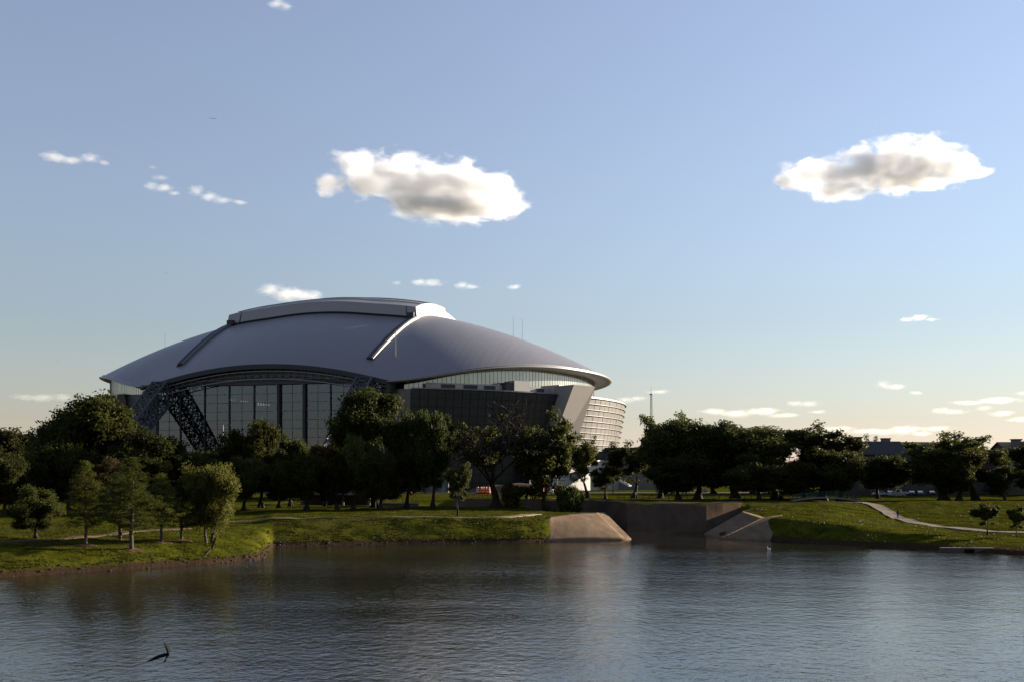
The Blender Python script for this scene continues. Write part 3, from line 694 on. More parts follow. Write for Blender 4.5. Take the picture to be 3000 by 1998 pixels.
# podium, entrance block and curved canopy beyond the wing
MB().grid([[ring_pt(ph, W_, A_, z) for W_, A_, z in ((134, 114, 5), (134, 114, 18), (128, 108, 18.2))] for ph in np.linspace(D(50), D(130), 40)]).build('podium', M['white_metal'], stadium)
# interior: far stand with openings to the sky, side stands, floor
slots = []
for x0, x1, y0, y1, n in ((852, 912, 735, 772, 2), (945, 992, 740, 787, 4), (1028, 1050, 748, 795, 2), (1087, 1136, 760, 814, 4), (1162, 1220, 768, 824, 4), (1275, 1366, 788, 848, 5), (1428, 1445, 842, 848, 1), (1468, 1508, 820, 850, 3), (1600, 1625, 845, 858, 2), (1645, 1656, 852, 858, 1)):
    for k in range(n):
        a = x0 + (x1 - x0) * (k + .12) / n; b = x0 + (x1 - x0) * (k + .82) / n
        (ta, zt), (tb, zb) = to_local_plane((a / 2.306 + 200) / 1.2745, (y0 / 2.306 + 820) / 1.2745, 30), to_local_plane((b / 2.306 + 200) / 1.2745, (y1 / 2.306 + 820) / 1.2745, 30)
        slots.append((ta, tb, zb, zt))
slots.sort()
iw = MB(); cur = -62.0
for ta, tb, zb, zt in slots:
    if ta > cur: iw.box(L((cur + ta) / 2, 30, 34), (ta - cur, .6, 58))
    iw.box(L((ta + tb) / 2, 30, (5 + zb) / 2), (tb - ta, .6, zb - 5)); iw.box(L((ta + tb) / 2, 30, (zt + 63) / 2), (tb - ta, .6, 63 - zt)); cur = tb
iw.box(L((cur + 62) / 2, 30, 34), (62 - cur, .6, 58)); iw.build('concourse_wall', M['interior'], stadium)
for sg in (-1, 1):
    st = MB()
    for k in range(7 if sg > 0 else 3):
        t_ = 36 + 9 * k; s_ = max(6.0, SM - 100 * math.sqrt(max(0, 1 - ((t_ + 5) / 112) ** 2)) + 3)
        st.box(L(sg * t_, (s_ + 148) / 2, 5 + 3.0 * k), (9, 148 - s_, 6 + 5.0 * k))
    st.build('side_stand', M['interior'], stadium)

# masts on the roof
for t, s, h, r in ((51, 12, 11, .22), (-63, 30, 8, .05), (75, 118, 12, .08), (80, 116, 12, .08)):
    z = roof_z(s, t); MB().tube(L(t, s, z - .3), L(t, s, z + h), r, r * .6, 6).build('mast', M['white_metal'] if r > .2 else M['steel_grey'], stadium)

# low concourse building to the right of the stadium with its curved canopy
cb = empty('concourse_building', (XX(1450, 470), 470, 5.0), -TH, 'low grey concourse building with flat dark roof right of the stadium', 'building')
MB().box((0, 0, 8.5), (34, 24, 17)).build('wall', M['concrete_grey'], cb)
MB().box((0, 0, 18.2), (37, 27, 1.6)).build('roof', M['steel_dark'], cb)
MB().box((0, -12.4, 12.6), (30, .6, 2.2)).build('window_band', M['dark_panel'], cb)
cn = empty('curved_canopy', (XX(1378, 430), 430, 5.0), -TH, 'curved canopy with thin white rim in front of the concourse', 'canopy')
me, rim = MB(), MB(); prev = None
for k in range(15):
    f = k / 14; x = -9 + 22 * f; z = 8.2 - 7.2 * (max(0, f - .1) ** 1.9)
    if prev:
        me.hull8([(prev[0], -5, prev[1] - .4), (x, -5, z - .4), (x, 5, z - .4), (prev[0], 5, prev[1] - .4), (prev[0], -5, prev[1]), (x, -5, z), (x, 5, z), (prev[0], 5, prev[1])])
        rim.beam((prev[0], -5.3, prev[1] - .1), (x, -5.3, z - .1), .5, .8)
    prev = (x, z)
me.build('canopy_roof', M['steel_light'], cn); rim.build('rim', M['white'], cn)
for x in (-8, 2): MB().box((x, 0, 3.6), (.7, .7, 7.2)).build('post', M['steel_grey'], cn)

# ------------------------------------------------------------------ trees
class Skel:
    def __init__(self): self.v = []; self.f = []; self.n = 0
    def tube(self, p0, p1, r0, r1, k):
        d = p1 - p0
        if d.length < 1e-5: return
        d.normalize(); u = d.orthogonal().normalized(); w = d.cross(u)
        for p, r in ((p0, r0), (p1, r1)):
            for i in range(k):
                a = 6.28318 * i / k; q = p + (u * math.cos(a) + w * math.sin(a)) * r; self.v.append((q.x, q.y, q.z))
        for i in range(k): self.f.append((self.n + i, self.n + (i + 1) % k, self.n + k + (i + 1) % k, self.n + k + i))
        self.n += 2 * k
def rdir(rng, d, ang):
    u = d.orthogonal().normalized(); w = d.cross(u); a = rng.uniform(0, 6.28318)
    return (d * math.cos(ang) + (u * math.cos(a) + w * math.sin(a)) * math.sin(ang)).normalized()
def grow(sk, rng, p, d, Ln, r, lvl, prm, tips):
    n = prm.get('steps', 4); seg = Ln / n; last = lvl >= prm['levels']
    for i in range(n):
        d = (rdir(rng, d, rng.uniform(0, prm['wob'])) + Vector((0, 0, prm['trop'] * (0.4 if lvl == 0 else 1)))).normalized()
        q = p + d * seg; r2 = r * (1 - (0.16 if lvl == 0 else .2))
        r, r2 = max(r, prm.get('rmin', 0)), max(r2, prm.get('rmin', 0)); sk.tube(p, q, r, r2, 8 if lvl == 0 else (5 if lvl <= 2 else 3))
        if not last and lvl > 0 and i >= 1 and rng.random() < prm['side']:
            grow(sk, rng, q, rdir(rng, d, rng.uniform(.6, 1.1)), Ln * prm['ratio'] * rng.uniform(.55, .85), r2 * .5, lvl + 1, prm, tips)
        if last or (lvl == prm['levels'] - 1 and i >= 1) or (lvl >= 1 and i >= 1 and rng.random() < prm.get('fill', 0)):
            tips.append((q.copy(), lvl))
        if lvl == 1 and i <= 2 and prm.get('skirt', 0) and rng.random() < prm['skirt']:
            o = Vector((d.x + rng.uniform(-.5, .5), d.y + rng.uniform(-.5, .5), rng.uniform(-.55, .05))).normalized()
            e = q + o * Ln * rng.uniform(.35, .6); sk.tube(q, e, r2 * .35, .03, 4)
            for f in (.45, .75, 1.0): tips.append((q.lerp(e, f), 9))
        p, r = q, r2
    if not last:
        k = prm['kids'][min(lvl, len(prm['kids']) - 1)]
        a0 = rng.uniform(0, 6.28)
        for j in range(k):
            ang = rng.uniform(*prm['spread'][min(lvl, len(prm['spread']) - 1)])
            u = d.orthogonal().normalized(); w = d.cross(u); a = a0 + 6.28318 * j / k + rng.uniform(-.5, .5)
            nd = (d * math.cos(ang) + (u * math.cos(a) + w * math.sin(a)) * math.sin(ang)).normalized()
            grow(sk, rng, p, nd, Ln * prm['ratio'] * rng.uniform(.75, 1.15) * (prm['l1'] if lvl == 0 else 1), r * (.62 if k > 2 else .72), lvl + 1, prm, tips)
def leaves(centres, radii, per, size, nrng, flat=0.75, aspect=0.5):
    C = np.repeat(np.asarray(centres), per, axis=0); n = len(C)
    Rr = np.repeat(np.asarray(radii), per)
    d = nrng.normal(size=(n, 3)); d /= np.linalg.norm(d, axis=1, keepdims=True) + 1e-9
    rad = Rr * nrng.random(n) ** 0.45
    c = C + d * rad[:, None] * np.array([1, 1, flat])
    nrm = d * .6 + nrng.normal(size=(n, 3)) * .7 + np.array([0, 0, .35]); nrm /= np.linalg.norm(nrm, axis=1, keepdims=True)
    u = np.cross(nrm, nrng.normal(size=(n, 3))); u /= np.linalg.norm(u, axis=1, keepdims=True) + 1e-9
    w = np.cross(nrm, u); s = size * nrng.uniform(.6, 1.35, n)[:, None]
    droop = nrm * s * .18
    V = np.stack([c - u * s * .5, c + w * s * aspect * .5 + droop * .6, c + u * s * .5 - droop, c - w * s * aspect * .5 + droop * .6], axis=1).reshape(-1, 3)
    return V
def norm_pair(name, sk, V, bark, leaf, flare=True):
    """scale both meshes to unit height and unit width"""
    tv = np.array(sk.v); allv = np.vstack([tv, V]) if len(V) else tv
    cv = V if len(V) > 6000 else allv
    h = np.percentile(allv[:, 2], 99.95); lo, hi = np.percentile(cv[:, 0], .25), np.percentile(cv[:, 0], 99.75)
    lo2, hi2 = np.percentile(cv[:, 1], .25), np.percentile(cv[:, 1], 99.75)
    w = ((hi - lo) + (hi2 - lo2)) / 2
    S = np.array([1 / w, 1 / w, 1 / h])
    tm = np_mesh(name + '_trunk', tv * S, sk.f, bark, True)
    cm = np_mesh(name + '_crown', V * S, np.arange(len(V)).reshape(-1, 4), leaf) if len(V) else None
    return tm, cm, w, h
def broad(name, seed, bark, leaf, levels=3, bole=2.6, l1=1.9, kids=(6, 3, 3), spread=((.45, .95), (.4, .85), (.4, .9)), ratio=.68, trop=.10, wob=.28, side=.45,
          per=120, crad=(.75, 1.4), lsize=.36, r=.42, thin=1.0, lean=0.0, filt=None, fill=.4, skirt=.75, rmin=0):
    rng = random.Random(seed); nrng = np.random.default_rng(seed); sk = Skel(); tips = []
    prm = dict(levels=levels, kids=kids, spread=spread, ratio=ratio, trop=trop, wob=wob, side=side, l1=l1, fill=fill, skirt=skirt, rmin=rmin)
    for k in range(5):      # root flare
        a = k * 1.2566 + rng.uniform(-.3, .3); sk.tube(Vector((math.cos(a) * r * 1.5, math.sin(a) * r * 1.5, -.3)), Vector((0, 0, 1.1)), r * .42, r * .5, 5)
    grow(sk, rng, Vector((0, 0, -.2)), Vector((lean, 0, 1)).normalized(), bole, r, 0, prm, tips)
    cs, rs = [], []
    zmax = max(t[0].z for t in tips)
    for p, lv in tips:
        if rng.random() > thin: continue
        if filt and not filt(p, zmax, rng): continue
        cs.append(tuple(p)); rs.append(rng.uniform(*crad))
    if filt: rng.shuffle(ix := list(range(len(cs)))); cs = [cs[i] for i in ix[:48]]; rs = [rs[i] for i in ix[:48]]
    V = leaves(cs, rs, per, lsize, nrng) if cs else np.zeros((0, 3))
    return norm_pair(name, sk, V, bark, leaf)
def conifer(name, seed, bark, leaf, dens=1.0, base=.2, H=16.0, W=4.2):
    rng = random.Random(seed); nrng = np.random.default_rng(seed); sk = Skel(); cs = []; rs = []
    p = Vector((0, 0, -.2)); n = 22; rt = .21
    pts = []
    for i in range(n):
        q = Vector((rng.uniform(-.05, .05) + p.x * .9, rng.uniform(-.05, .05), -.2 + (H + .2) * (i + 1) / n)); sk.tube(p, q, rt * (1 - i / n) + .02, rt * (1 - (i + 1) / n) + .015, 7); p = q
    for i in range(120):
        f = base + (1 - base) * (i + rng.random()) / 120; z = H * f; a = rng.uniform(0, 6.28)
        Lb = W * ((1 - f) ** .75 * (1.0 if f > base + .12 else .75)) * rng.uniform(.55, 1.1) + .25
        o = Vector((0, 0, z)); d = Vector((math.cos(a), math.sin(a), rng.uniform(.05, .45))).normalized(); e = o + d * Lb
        sk.tube(o, e, .055 * (1 - f) + .02, .012, 3)
        for k in range(int(2 + Lb * 2.0)):
            t = rng.uniform(.25, 1.05); cs.append(tuple(o + d * Lb * t + Vector((rng.gauss(0, .15), rng.gauss(0, .15), rng.gauss(0, .15))))); rs.append(rng.uniform(.3, .7))
    V = leaves(cs, rs, int(30 * dens), .24, nrng, .7, .25)
    return norm_pair(name, sk, V, bark, leaf)

TREE = {}
B_, D_, MD, BR = M['bark'], M['leaf_dark'], M['leaf_mid'], M['leaf_brown']
TREE['oak_a'] = broad('oak_a', 11, B_, D_, per=90)
TREE['oak_b'] = broad('oak_b', 23, B_, D_, per=85, bole=2.8, kids=(6, 3, 3))
TREE['oak_c'] = broad('oak_c', 37, B_, MD, per=85, spread=((.3, .8), (.35, .8), (.4, .9)), bole=2.4)
TREE['tall_a'] = broad('tall_a', 41, B_, D_, levels=4, kids=(4, 3, 2, 2), spread=((.25, .6), (.3, .75), (.4, .9), (.4, .9)), per=52, bole=3.0, l1=1.8, trop=.16, crad=(.8, 1.5))
TREE['tall_b'] = broad('tall_b', 59, B_, MD, levels=4, kids=(4, 2, 3, 2), spread=((.25, .65), (.3, .75), (.4, .9), (.4, .9)), per=50, bole=2.9, l1=1.8, trop=.14, crad=(.8, 1.5))
TREE['brown'] = broad('brown', 67, B_, BR, levels=4, kids=(5, 3, 2, 2), per=34, crad=(.8, 1.6), bole=3.2, l1=1.5, lsize=.36)
TREE['airy_a'] = broad('airy_a', 71, B_, MD, levels=4, kids=(4, 3, 2, 2), spread=((.3, .8), (.35, .85), (.4, .9), (.4, .9)), per=46, crad=(.5, .95), thin=.36, fill=.1, skirt=.6, bole=2.8, l1=1.6, lsize=.36)
TREE['airy_b'] = broad('airy_b', 83, B_, MD, levels=4, kids=(5, 2, 3, 2), spread=((.35, .9), (.35, .85), (.4, .9), (.4, .9)), per=44, crad=(.5, .9), thin=.36, fill=.1, skirt=.6, bole=2.8, l1=1.6, lean=.10, lsize=.36)
TREE['bare'] = broad('bare', 97, B_, MD, levels=5, kids=(5, 3, 2, 2, 2), spread=((.35, .85), (.3, .75), (.35, .8), (.4, .9), (.4, .9)), per=44, crad=(.5, 1.0), side=.6, bole=3.6, l1=1.7, ratio=.70, r=.5, thin=.8, rmin=.045, fill=.1, skirt=0,
                     filt=lambda p, zm, rng: (p.x < -1.5 and p.z < zm * .86 and rng.random() < .07) or rng.random() < .003, lsize=.38)
TREE['cypress_a'] = conifer('cypress_a', 3, M['bark_pale'], M['leaf_cypress'])
TREE['cypress_b'] = conifer('cypress_b', 5, M['bark_pale'], M['leaf_cypress'], .8, .24)
TREE['sapling'] = broad('sapling', 31, B_, MD, levels=3, kids=(4, 2, 2), per=55, bole=1.9, l1=1.2, r=.09, skirt=.5, crad=(.25, .5), lsize=.22, ratio=.68, thin=.8)
TREE['bush'] = broad('bush', 47, B_, M['leaf_yellow'], levels=3, kids=(6, 3, 2), per=60, bole=.5, l1=3.0, r=.10, crad=(.3, .6), lsize=.24, spread=((.15, .6), (.3, .7), (.3, .8)))
TREE['bush_b'] = broad('bush_b', 53, B_, MD, levels=3, kids=(6, 3, 2), per=36, bole=.6, l1=3.0, r=.10, crad=(.3, .6), lsize=.24, spread=((.15, .7), (.3, .7), (.3, .8)))
def willow():
    rng = random.Random(8); nrng = np.random.default_rng(8); sk = Skel(); tips = []
    prm = dict(levels=3, kids=(4, 3, 3), spread=((.25, .7), (.4, .9), (.4, .9)), ratio=.7, trop=.12, wob=.25, side=.5, l1=1.9, fill=.4, skirt=.9)
    for k in range(3):
        a = 2.1 * k + .4; grow(sk, rng, Vector((math.cos(a) * .4, math.sin(a) * .4, -.2)), Vector((math.cos(a) * .14, math.sin(a) * .14, 1)).normalized(), 1.7, .22, 0, prm, tips)
    V = leaves([tuple(t[0]) for t in tips], [rng.uniform(.5, 1.0) for _ in tips], 36, .22, nrng)
    return norm_pair('willow', sk, V, M['bark_pale'], M['leaf_yellow'])
TREE['willow'] = willow()

def plant(kind, name, px, Y, top, wpx, label, cat='tree', group=None, rz=None, squash=1.0, leaf=None, base_z=None):
    tm, cm, w0, h0 = TREE[kind]
    x = XX(px, Y); z = gz(x, Y) if base_z is None else base_z
    H = CAMZ + (HY - top) / F * Y - z; W = wpx / F * Y
    t = empty(name, (x, Y, z - .05), R.uniform(0, 6.28) if rz is None else rz, label, cat, group)
    t.scale = (W, W * squash, H)
    link('trunk', tm, t)
    if cm:
        c = link('crown', cm, t)
        if leaf: c.data = leaf_copy(kind, cm, leaf)
    return t
_lc = {}
def leaf_copy(kind, cm, leaf):
    k = (kind, leaf)
    if k not in _lc:
        m2 = cm.copy(); m2.materials.clear(); m2.materials.append(M[leaf]); _lc[k] = m2
    return _lc[k]
G1, G2, G3, G4 = 'broad trees left of the stadium glass', 'broad trees in front of the stadium', 'broad trees right of the stadium', 'trees by the apartments'
for row in [
 # left mass
 ('oak_a', 'oak_tree', -90, 212, 985, 230, 'dark oak cut by the left edge of the picture behind the lawn', G1),
 ('oak_b', 'oak_tree', 30, 222, 983, 190, 'low round dark oak left of the tallest left tree', G1),
 ('oak_c', 'oak_tree', 110, 200, 1012, 150, 'smaller dark oak in front of the tallest left tree on its left', G1),
 ('tall_b', 'oak_tree', 232, 214, 905, 205, 'tallest broad oak of the left bank, covering the stadium left wing', G1),
 ('oak_c', 'oak_tree', 158, 206, 958, 120, 'leafy oak leaning left out of the tallest left tree', G1),
 ('oak_a', 'oak_tree', 335, 202, 985, 170, 'broad oak right of the tallest left tree with sunlit shoulder', G1),
 ('oak_b', 'oak_tree', 418, 208, 1034, 120, 'low oak beneath the left arch truss reflection', G1),
 ('brown', 'oak_tree', 250, 190, 1050, 120, 'brownish twiggy tree behind the lakeside cypresses', G1),
 ('oak_a', 'oak_tree', 10, 186, 1045, 130, 'low dark tree at the left edge beside the lawn', G1),
 # mid mass
 ('oak_b', 'oak_tree', 500, 236, 1036, 110, 'low dark oak under the glass end wall, left of the round crowned one', G2),
 ('oak_c', 'oak_tree', 600, 232, 968, 130, 'round crowned oak standing before the middle of the glass wall', G2),
 ('oak_a', 'oak_tree', 668, 236, 998, 100, 'dark oak just right of the round crowned oak', G2),
 ('brown', 'oak_tree', 748, 234, 1006, 110, 'brown tinged tree under the foot of the right arch truss', G2),
 ('oak_b', 'oak_tree', 560, 214, 1050, 110, 'low spreading dark tree in front of the round crowned oak', G2),
 ('tall_a', 'oak_tree', 862, 226, 889, 140, 'tallest tree of the middle row, at the roof corner', G2),
 ('tall_b', 'oak_tree', 812, 216, 1000, 95, 'leafy tree in front and left of the tallest middle tree', G2),
 ('oak_a', 'oak_tree', 935, 222, 945, 110, 'dark wide oak right of the tallest middle tree', G2),
 ('oak_b', 'oak_tree', 995, 220, 945, 105, 'dark oak left of the bare limbed tree', G2),
 ('oak_c', 'oak_tree', 705, 212, 1045, 115, 'low dark oak between the brown tree and the lawn', G2),
 ('oak_a', 'oak_tree', 875, 214, 1040, 110, 'low dark oak beneath the tallest middle tree', G2),
 ('airy_b', 'oak_tree', 1258, 226, 945, 165, 'open crowned oak leaning right before the leaning stone pier', G2),
 ('airy_a', 'oak_tree', 1352, 262, 1000, 105, 'loose crowned tree below the banded stadium wing', G2),
 ('airy_b', 'oak_tree', 1392, 252, 1062, 70, 'slim small tree on the channel bank below the wing', G2),
 ('oak_a', 'oak_tree', 640, 218, 1055, 105, 'low dark oak in front, between the round crowned oak and the lawn', G2),
 ('oak_c', 'oak_tree', 775, 214, 1062, 100, 'low dark oak in front of the leafy tree by the right truss foot', G2),
 # right mass
 ('airy_a', 'oak_tree', 1458, 262, 1012, 137, 'first thin tree right of the stadium, left of the radio tower', G3),
 ('airy_a', 'oak_tree', 1518, 258, 950, 150, 'thin topped pale green tree beside the radio tower', G3),
 ('oak_b', 'oak_tree', 1605, 252, 963, 175, 'tallest dense dark oak of the right hand grove', G3),
 ('oak_a', 'oak_tree', 1560, 240, 1045, 150, 'low dense oak in front of the tallest right grove oak', G3),
 ('oak_c', 'oak_tree', 1690, 248, 982, 225, 'wide dark oak in the middle of the right hand grove', G3),
 ('tall_a', 'oak_tree', 1785, 250, 978, 200, 'upright dark oak in the right hand grove, third from its end', G3),
 ('oak_a', 'oak_tree', 1745, 238, 1040, 137, 'low bushy oak at the front of the right hand grove', G3),
 ('airy_b', 'oak_tree', 1888, 252, 970, 175, 'open topped tree near the right end of the grove', G3),
 ('oak_b', 'oak_tree', 1930, 244, 1035, 143, 'low spreading oak that ends the grove by the teal footbridge', G3),
 ('oak_c', 'oak_tree', 1850, 240, 1060, 137, 'low leafy tree behind the crest of the right hill', G3),
 ('oak_b', 'oak_tree', 2018, 272, 1046, 112, 'dark tree standing left of the gabled apartment front', G4),
 ('airy_b', 'oak_tree', 2170, 250, 996, 187, 'knobbly crowned tree in front of the apartments', G4),
 ('airy_a', 'oak_tree', 2242, 254, 992, 200, 'wide airy tree right of the knobbly crowned one', G4),
 ('oak_c', 'oak_tree', 2205, 246, 1035, 150, 'low dark tree filling the gap under the airy pair by the apartments', G4),
 ('tall_b', 'oak_tree', 2312, 248, 1070, 100, 'small sunlit tree at the right end of the airy pair', G4),
 ('oak_a', 'oak_tree', 2400, 268, 1010, 187, 'dark tree cut by the right edge of the picture', G4),
 ('airy_a', 'oak_tree', 1985, 330, 1000, 75, 'pale tree top rising behind the apartment chimney', G4),
 # back row along the road
 ('oak_b', 'oak_tree', 640, 300, 1040, 110, 'dark far tree along the road, left of the park shelter', 'far trees along the road'),
 ('oak_a', 'oak_tree', 560, 305, 1055, 120, 'dark far tree along the road below the utility pole', 'far trees along the road'),
 ('oak_c', 'oak_tree', 470, 300, 1060, 120, 'dark far tree along the road behind the willow clump', 'far trees along the road'),
 ('oak_a', 'oak_tree', 760, 310, 1060, 120, 'dark far tree along the road behind the park shelter', 'far trees along the road'),
 ('oak_b', 'oak_tree', 380, 290, 1060, 130, 'dark far tree along the road behind the cypresses', 'far trees along the road'),
 ('oak_c', 'oak_tree', 840, 300, 1070, 110, 'dark far tree along the road behind the footbridge rails', 'far trees along the road'),
 ('oak_a', 'oak_tree', 1640, 330, 1050, 137, 'far tree seen between trunks of the right hand grove', 'far trees along the road'),
 ('oak_b', 'oak_tree', 1530, 335, 1060, 137, 'far tree seen low behind the radio tower trees', 'far trees along the road'),
 ('oak_c', 'oak_tree', 1730, 330, 1055, 137, 'far tree behind the middle of the right hand grove', 'far trees along the road'),
 ('oak_a', 'oak_tree', 1830, 325, 1055, 137, 'far tree behind the right end of the grove', 'far trees along the road'),
 ('oak_b', 'oak_tree', 20, 290, 1060, 150, 'far dark tree low behind the left lawn', 'far trees along the road'),
 ('oak_c', 'oak_tree', 150, 285, 1060, 150, 'far dark tree low behind the leftmost cypress', 'far trees along the road'),
]:
    kind, nm, px, Y, top, w, lab, grp = row
    plant(kind, nm, px, Y, top, w, lab, 'tree', grp)
plant('bare', 'bare_tree', 1140, 228, 918, 230, 'big nearly leafless tree with dark spreading limbs before the stadium side', 'tree', rz=.3)
plant('sapling', 'small_tree', 1052, 180, 1062, 60, 'small dark tree on the lawn left of the bare limbed tree', 'tree', leaf='leaf_dark')
plant('bush', 'shrub', 1176, 226, 1110, 46, 'yellow green shrub right of the bare limbed trunk', 'shrub')
plant('bush_b', 'shrub', 1294, 215, 1112, 60, 'dull green shrub on the grassy point near the concrete slope', 'shrub')
plant('sapling', 'small_tree', 2270, 160, 1152, 62, 'dark round headed sapling beside the walking path', 'tree')
plant('sapling', 'small_tree', 2337, 155, 1160, 50, 'second sapling by the path, cut by the right edge', 'tree', rz=2.2)
GC = 'young cypresses on the left bank'
for k, px, Y, top, w, lab in (
 ('cypress_a', 197, 119.5, 1056, 96, 'leftmost tall young cypress on the left bank'),
 ('cypress_b', 276, 127.5, 1082, 120, 'young cypress standing behind and between the two tall ones'),
 ('cypress_a', 303, 118.5, 1048, 136, 'fullest yellow green cypress near the water, second tall one'),
 ('cypress_b', 371, 125, 1086, 108, 'young cypress in the middle of the left bank beside the path'),
 ('cypress_a', 417, 129, 1102, 92, 'slender cypress nearest the yellow clump on the left bank')):
    plant(k, 'cypress_tree', px, Y, top, w, lab, 'tree', GC)
    x, y = XX(px, Y), Y; mo = MB(); ring_ = []
    for q, (rr, dz) in enumerate(((.05, .12), (.5, .10), (.9, .03), (1.1, -.25))):
        ring_.append([Vector((x + math.cos(a) * rr * (1.2 + .35 * math.sin(3 * a + px)), y + math.sin(a) * rr, gz(x + math.cos(a) * rr, y + math.sin(a) * rr) + dz)) for a in np.linspace(0, 6.28318, 17)])
    tag(mo.grid(ring_).build('mulch_bed', M['mulch']), 'brown mulch ring under the ' + ' '.join(lab.split()[:7]).replace(' on the', ''), 'mulch bed', 'mulch rings under the cypresses')
plant('willow', 'willow_tree', 482, 129, 1064, 120, 'bushy yellow green tree with several pale trunks on the left bank', 'tree', rz=1.0)
plant('oak_a', 'oak_tree', 82, 127, 1115, 110, 'small leaning dark tree at the far left of the lawn', 'tree', leaf='leaf_mid')

# ------------------------------------------------------------------ park furniture, vehicles, buildings
def gzp(px, Y): return hz(px, Y)
def copy_tree(o, parent=None):
    c = o.copy(); COL.objects.link(c); c.parent = parent
    for ch in list(o.children): copy_tree(ch, c)
    return c

# vehicles ---------------------------------------------------------
def paint(nm, col): return simple(nm, col, 0.25, var=0.03, spec=0.6)
def make_vehicle(name, px, Y, rz, label, col, kind, group=None):
    x = XX(px, Y); t = empty(name, (x, Y, gz(x, Y) + .12), rz, label, {'car': 'car', 'pickup': 'pickup truck', 'van': 'van'}[kind], group)
    pm_ = paint('paint_' + name, col); w = .88
    if kind == 'car':
        body = [(-2.2, .35), (-2.25, .75), (-1.9, .95), (1.0, .98), (2.1, .80), (2.25, .55), (2.2, .32)]
        cab = [(-1.7, .94), (-1.15, 1.42), (.25, 1.45), (1.05, .96)]
    elif kind == 'pickup':
        body = [(-2.7, .5), (-2.75, 1.05), (-.8, 1.08), (1.2, 1.12), (2.5, 1.05), (2.7, .8), (2.65, .45)]
        cab = [(-.85, 1.06), (-.7, 1.78), (.65, 1.8), (1.35, 1.1)]
    else:
        body = [(-2.5, .4), (-2.55, 1.2), (1.2, 1.2), (2.3, 1.05), (2.5, .7), (2.45, .38)]
        cab = [(-2.5, 1.18), (-2.42, 1.95), (.55, 2.0), (1.45, 1.18)]
    MB().prism(body, -w, w).build('body', pm_, t)
    MB().prism(cab, -w * .86, w * .86).build('cabin', pm_, t)
    for sg in (-1, 1):
        cx_ = sum(p[0] for p in cab) / 4; z0, z1 = cab[0][1] + .08, cab[1][1] - .1
        MB().prism([(cab[0][0] + .25, z0), (cab[1][0] + .08, z1), (cab[2][0] - .05, z1), (cab[3][0] - .25, z0)], sg * w * .86 - .012 + sg * .015, sg * w * .86 + .012 + sg * .015).build('side_window', M['glass_car'], t)
    a, b = Vector((cab[2][0], 0, cab[2][1])), Vector((cab[3][0], 0, cab[3][1])); 
    for (p, q, nm) in ((a, b, 'windscreen'), (Vector((cab[1][0], 0, cab[1][1])), Vector((cab[0][0], 0, cab[0][1])), 'rear_window')):
        n = Vector((1 if nm == 'windscreen' else -1, 0, .6)).normalized() * .02; u = p.lerp(q, .12) + n; v = p.lerp(q, .88) + n
        MB().add([(u.x, -.66, u.z), (u.x, .66, u.z), (v.x, .72, v.z), (v.x, -.72, v.z)], [(0, 1, 2, 3)]).build(nm, M['glass_car'], t)
    wx = 1.35 if kind == 'car' else 1.65; wr = .32 if kind == 'car' else .38
    for sx in (-1, 1):
        for sg in (-1, 1):
            wh = MB().tube((sx * wx, sg * (w - .18), wr), (sx * wx, sg * (w + .03), wr), wr, wr, 14).build('wheel', M['rubber'], t)
            MB().tube((sx * wx, sg * (w + .02), wr), (sx * wx, sg * (w + .05), wr), wr * .6, wr * .55, 10).build('rim', M['steel_light'], wh)
    ex = body[-2][0]
    for sg in (-1, 1):
        MB().box((ex - .12, sg * .62, body[-2][1] + .05), (.25, .32, .16)).build('headlight', M['white'], t)
        MB().box((body[1][0] + .05, sg * .66, body[1][1] - .12), (.12, .26, .16)).build('tail_light', M['red'], t)
    return t
make_vehicle('parked_van', 1268, 352, math.radians(78), 'white van on the road right of the orange barrels', (.42, .42, .41), 'van')
make_vehicle('parked_car', 1062, 346, math.radians(8), 'black car on the road left of the bare limbed tree', (.008, .008, .009), 'car')
CG = 'cars parked in front of the apartments'
for px, Y, rz, lab, col, kind in (
 (2023, 300, 12, 'pale sedan parked nearest the teal footbridge', (.30, .30, .31), 'car'),
 (2044, 308, 80, 'dark car parked between the pale sedan and the pickup', (.03, .03, .035), 'car'),
 (2066, 304, 170, 'white pickup truck parked before the apartment gable', (.34, .34, .35), 'pickup'),
 (2062, 296, 8, 'silver car parked in front of the white pickup', (.20, .21, .22), 'car'),
 (2095, 304, 75, 'dark grey car parked just right of the white pickup', (.03, .032, .035), 'car'),
 (2112, 304, 85, 'green grey car parked beside the tree trunks', (.06, .07, .065), 'car'),
 (2140, 306, 80, 'dark car half hidden by the tree trunks', (.02, .02, .022), 'car'),
 (1863, 300, 4, 'dark car glimpsed behind the teal footbridge', (.05, .05, .06), 'car'),
 (1758, 352, 5, 'pale car on the road glimpsed through the right grove', (.25, .25, .25), 'car'),
 (1612, 352, 185, 'white car on the road behind the grove trunks', (.35, .35, .35), 'car')):
    make_vehicle('parked_car' if kind == 'car' else 'pickup_truck', px, Y, math.radians(rz), lab, col, kind, CG if Y < 320 else None)

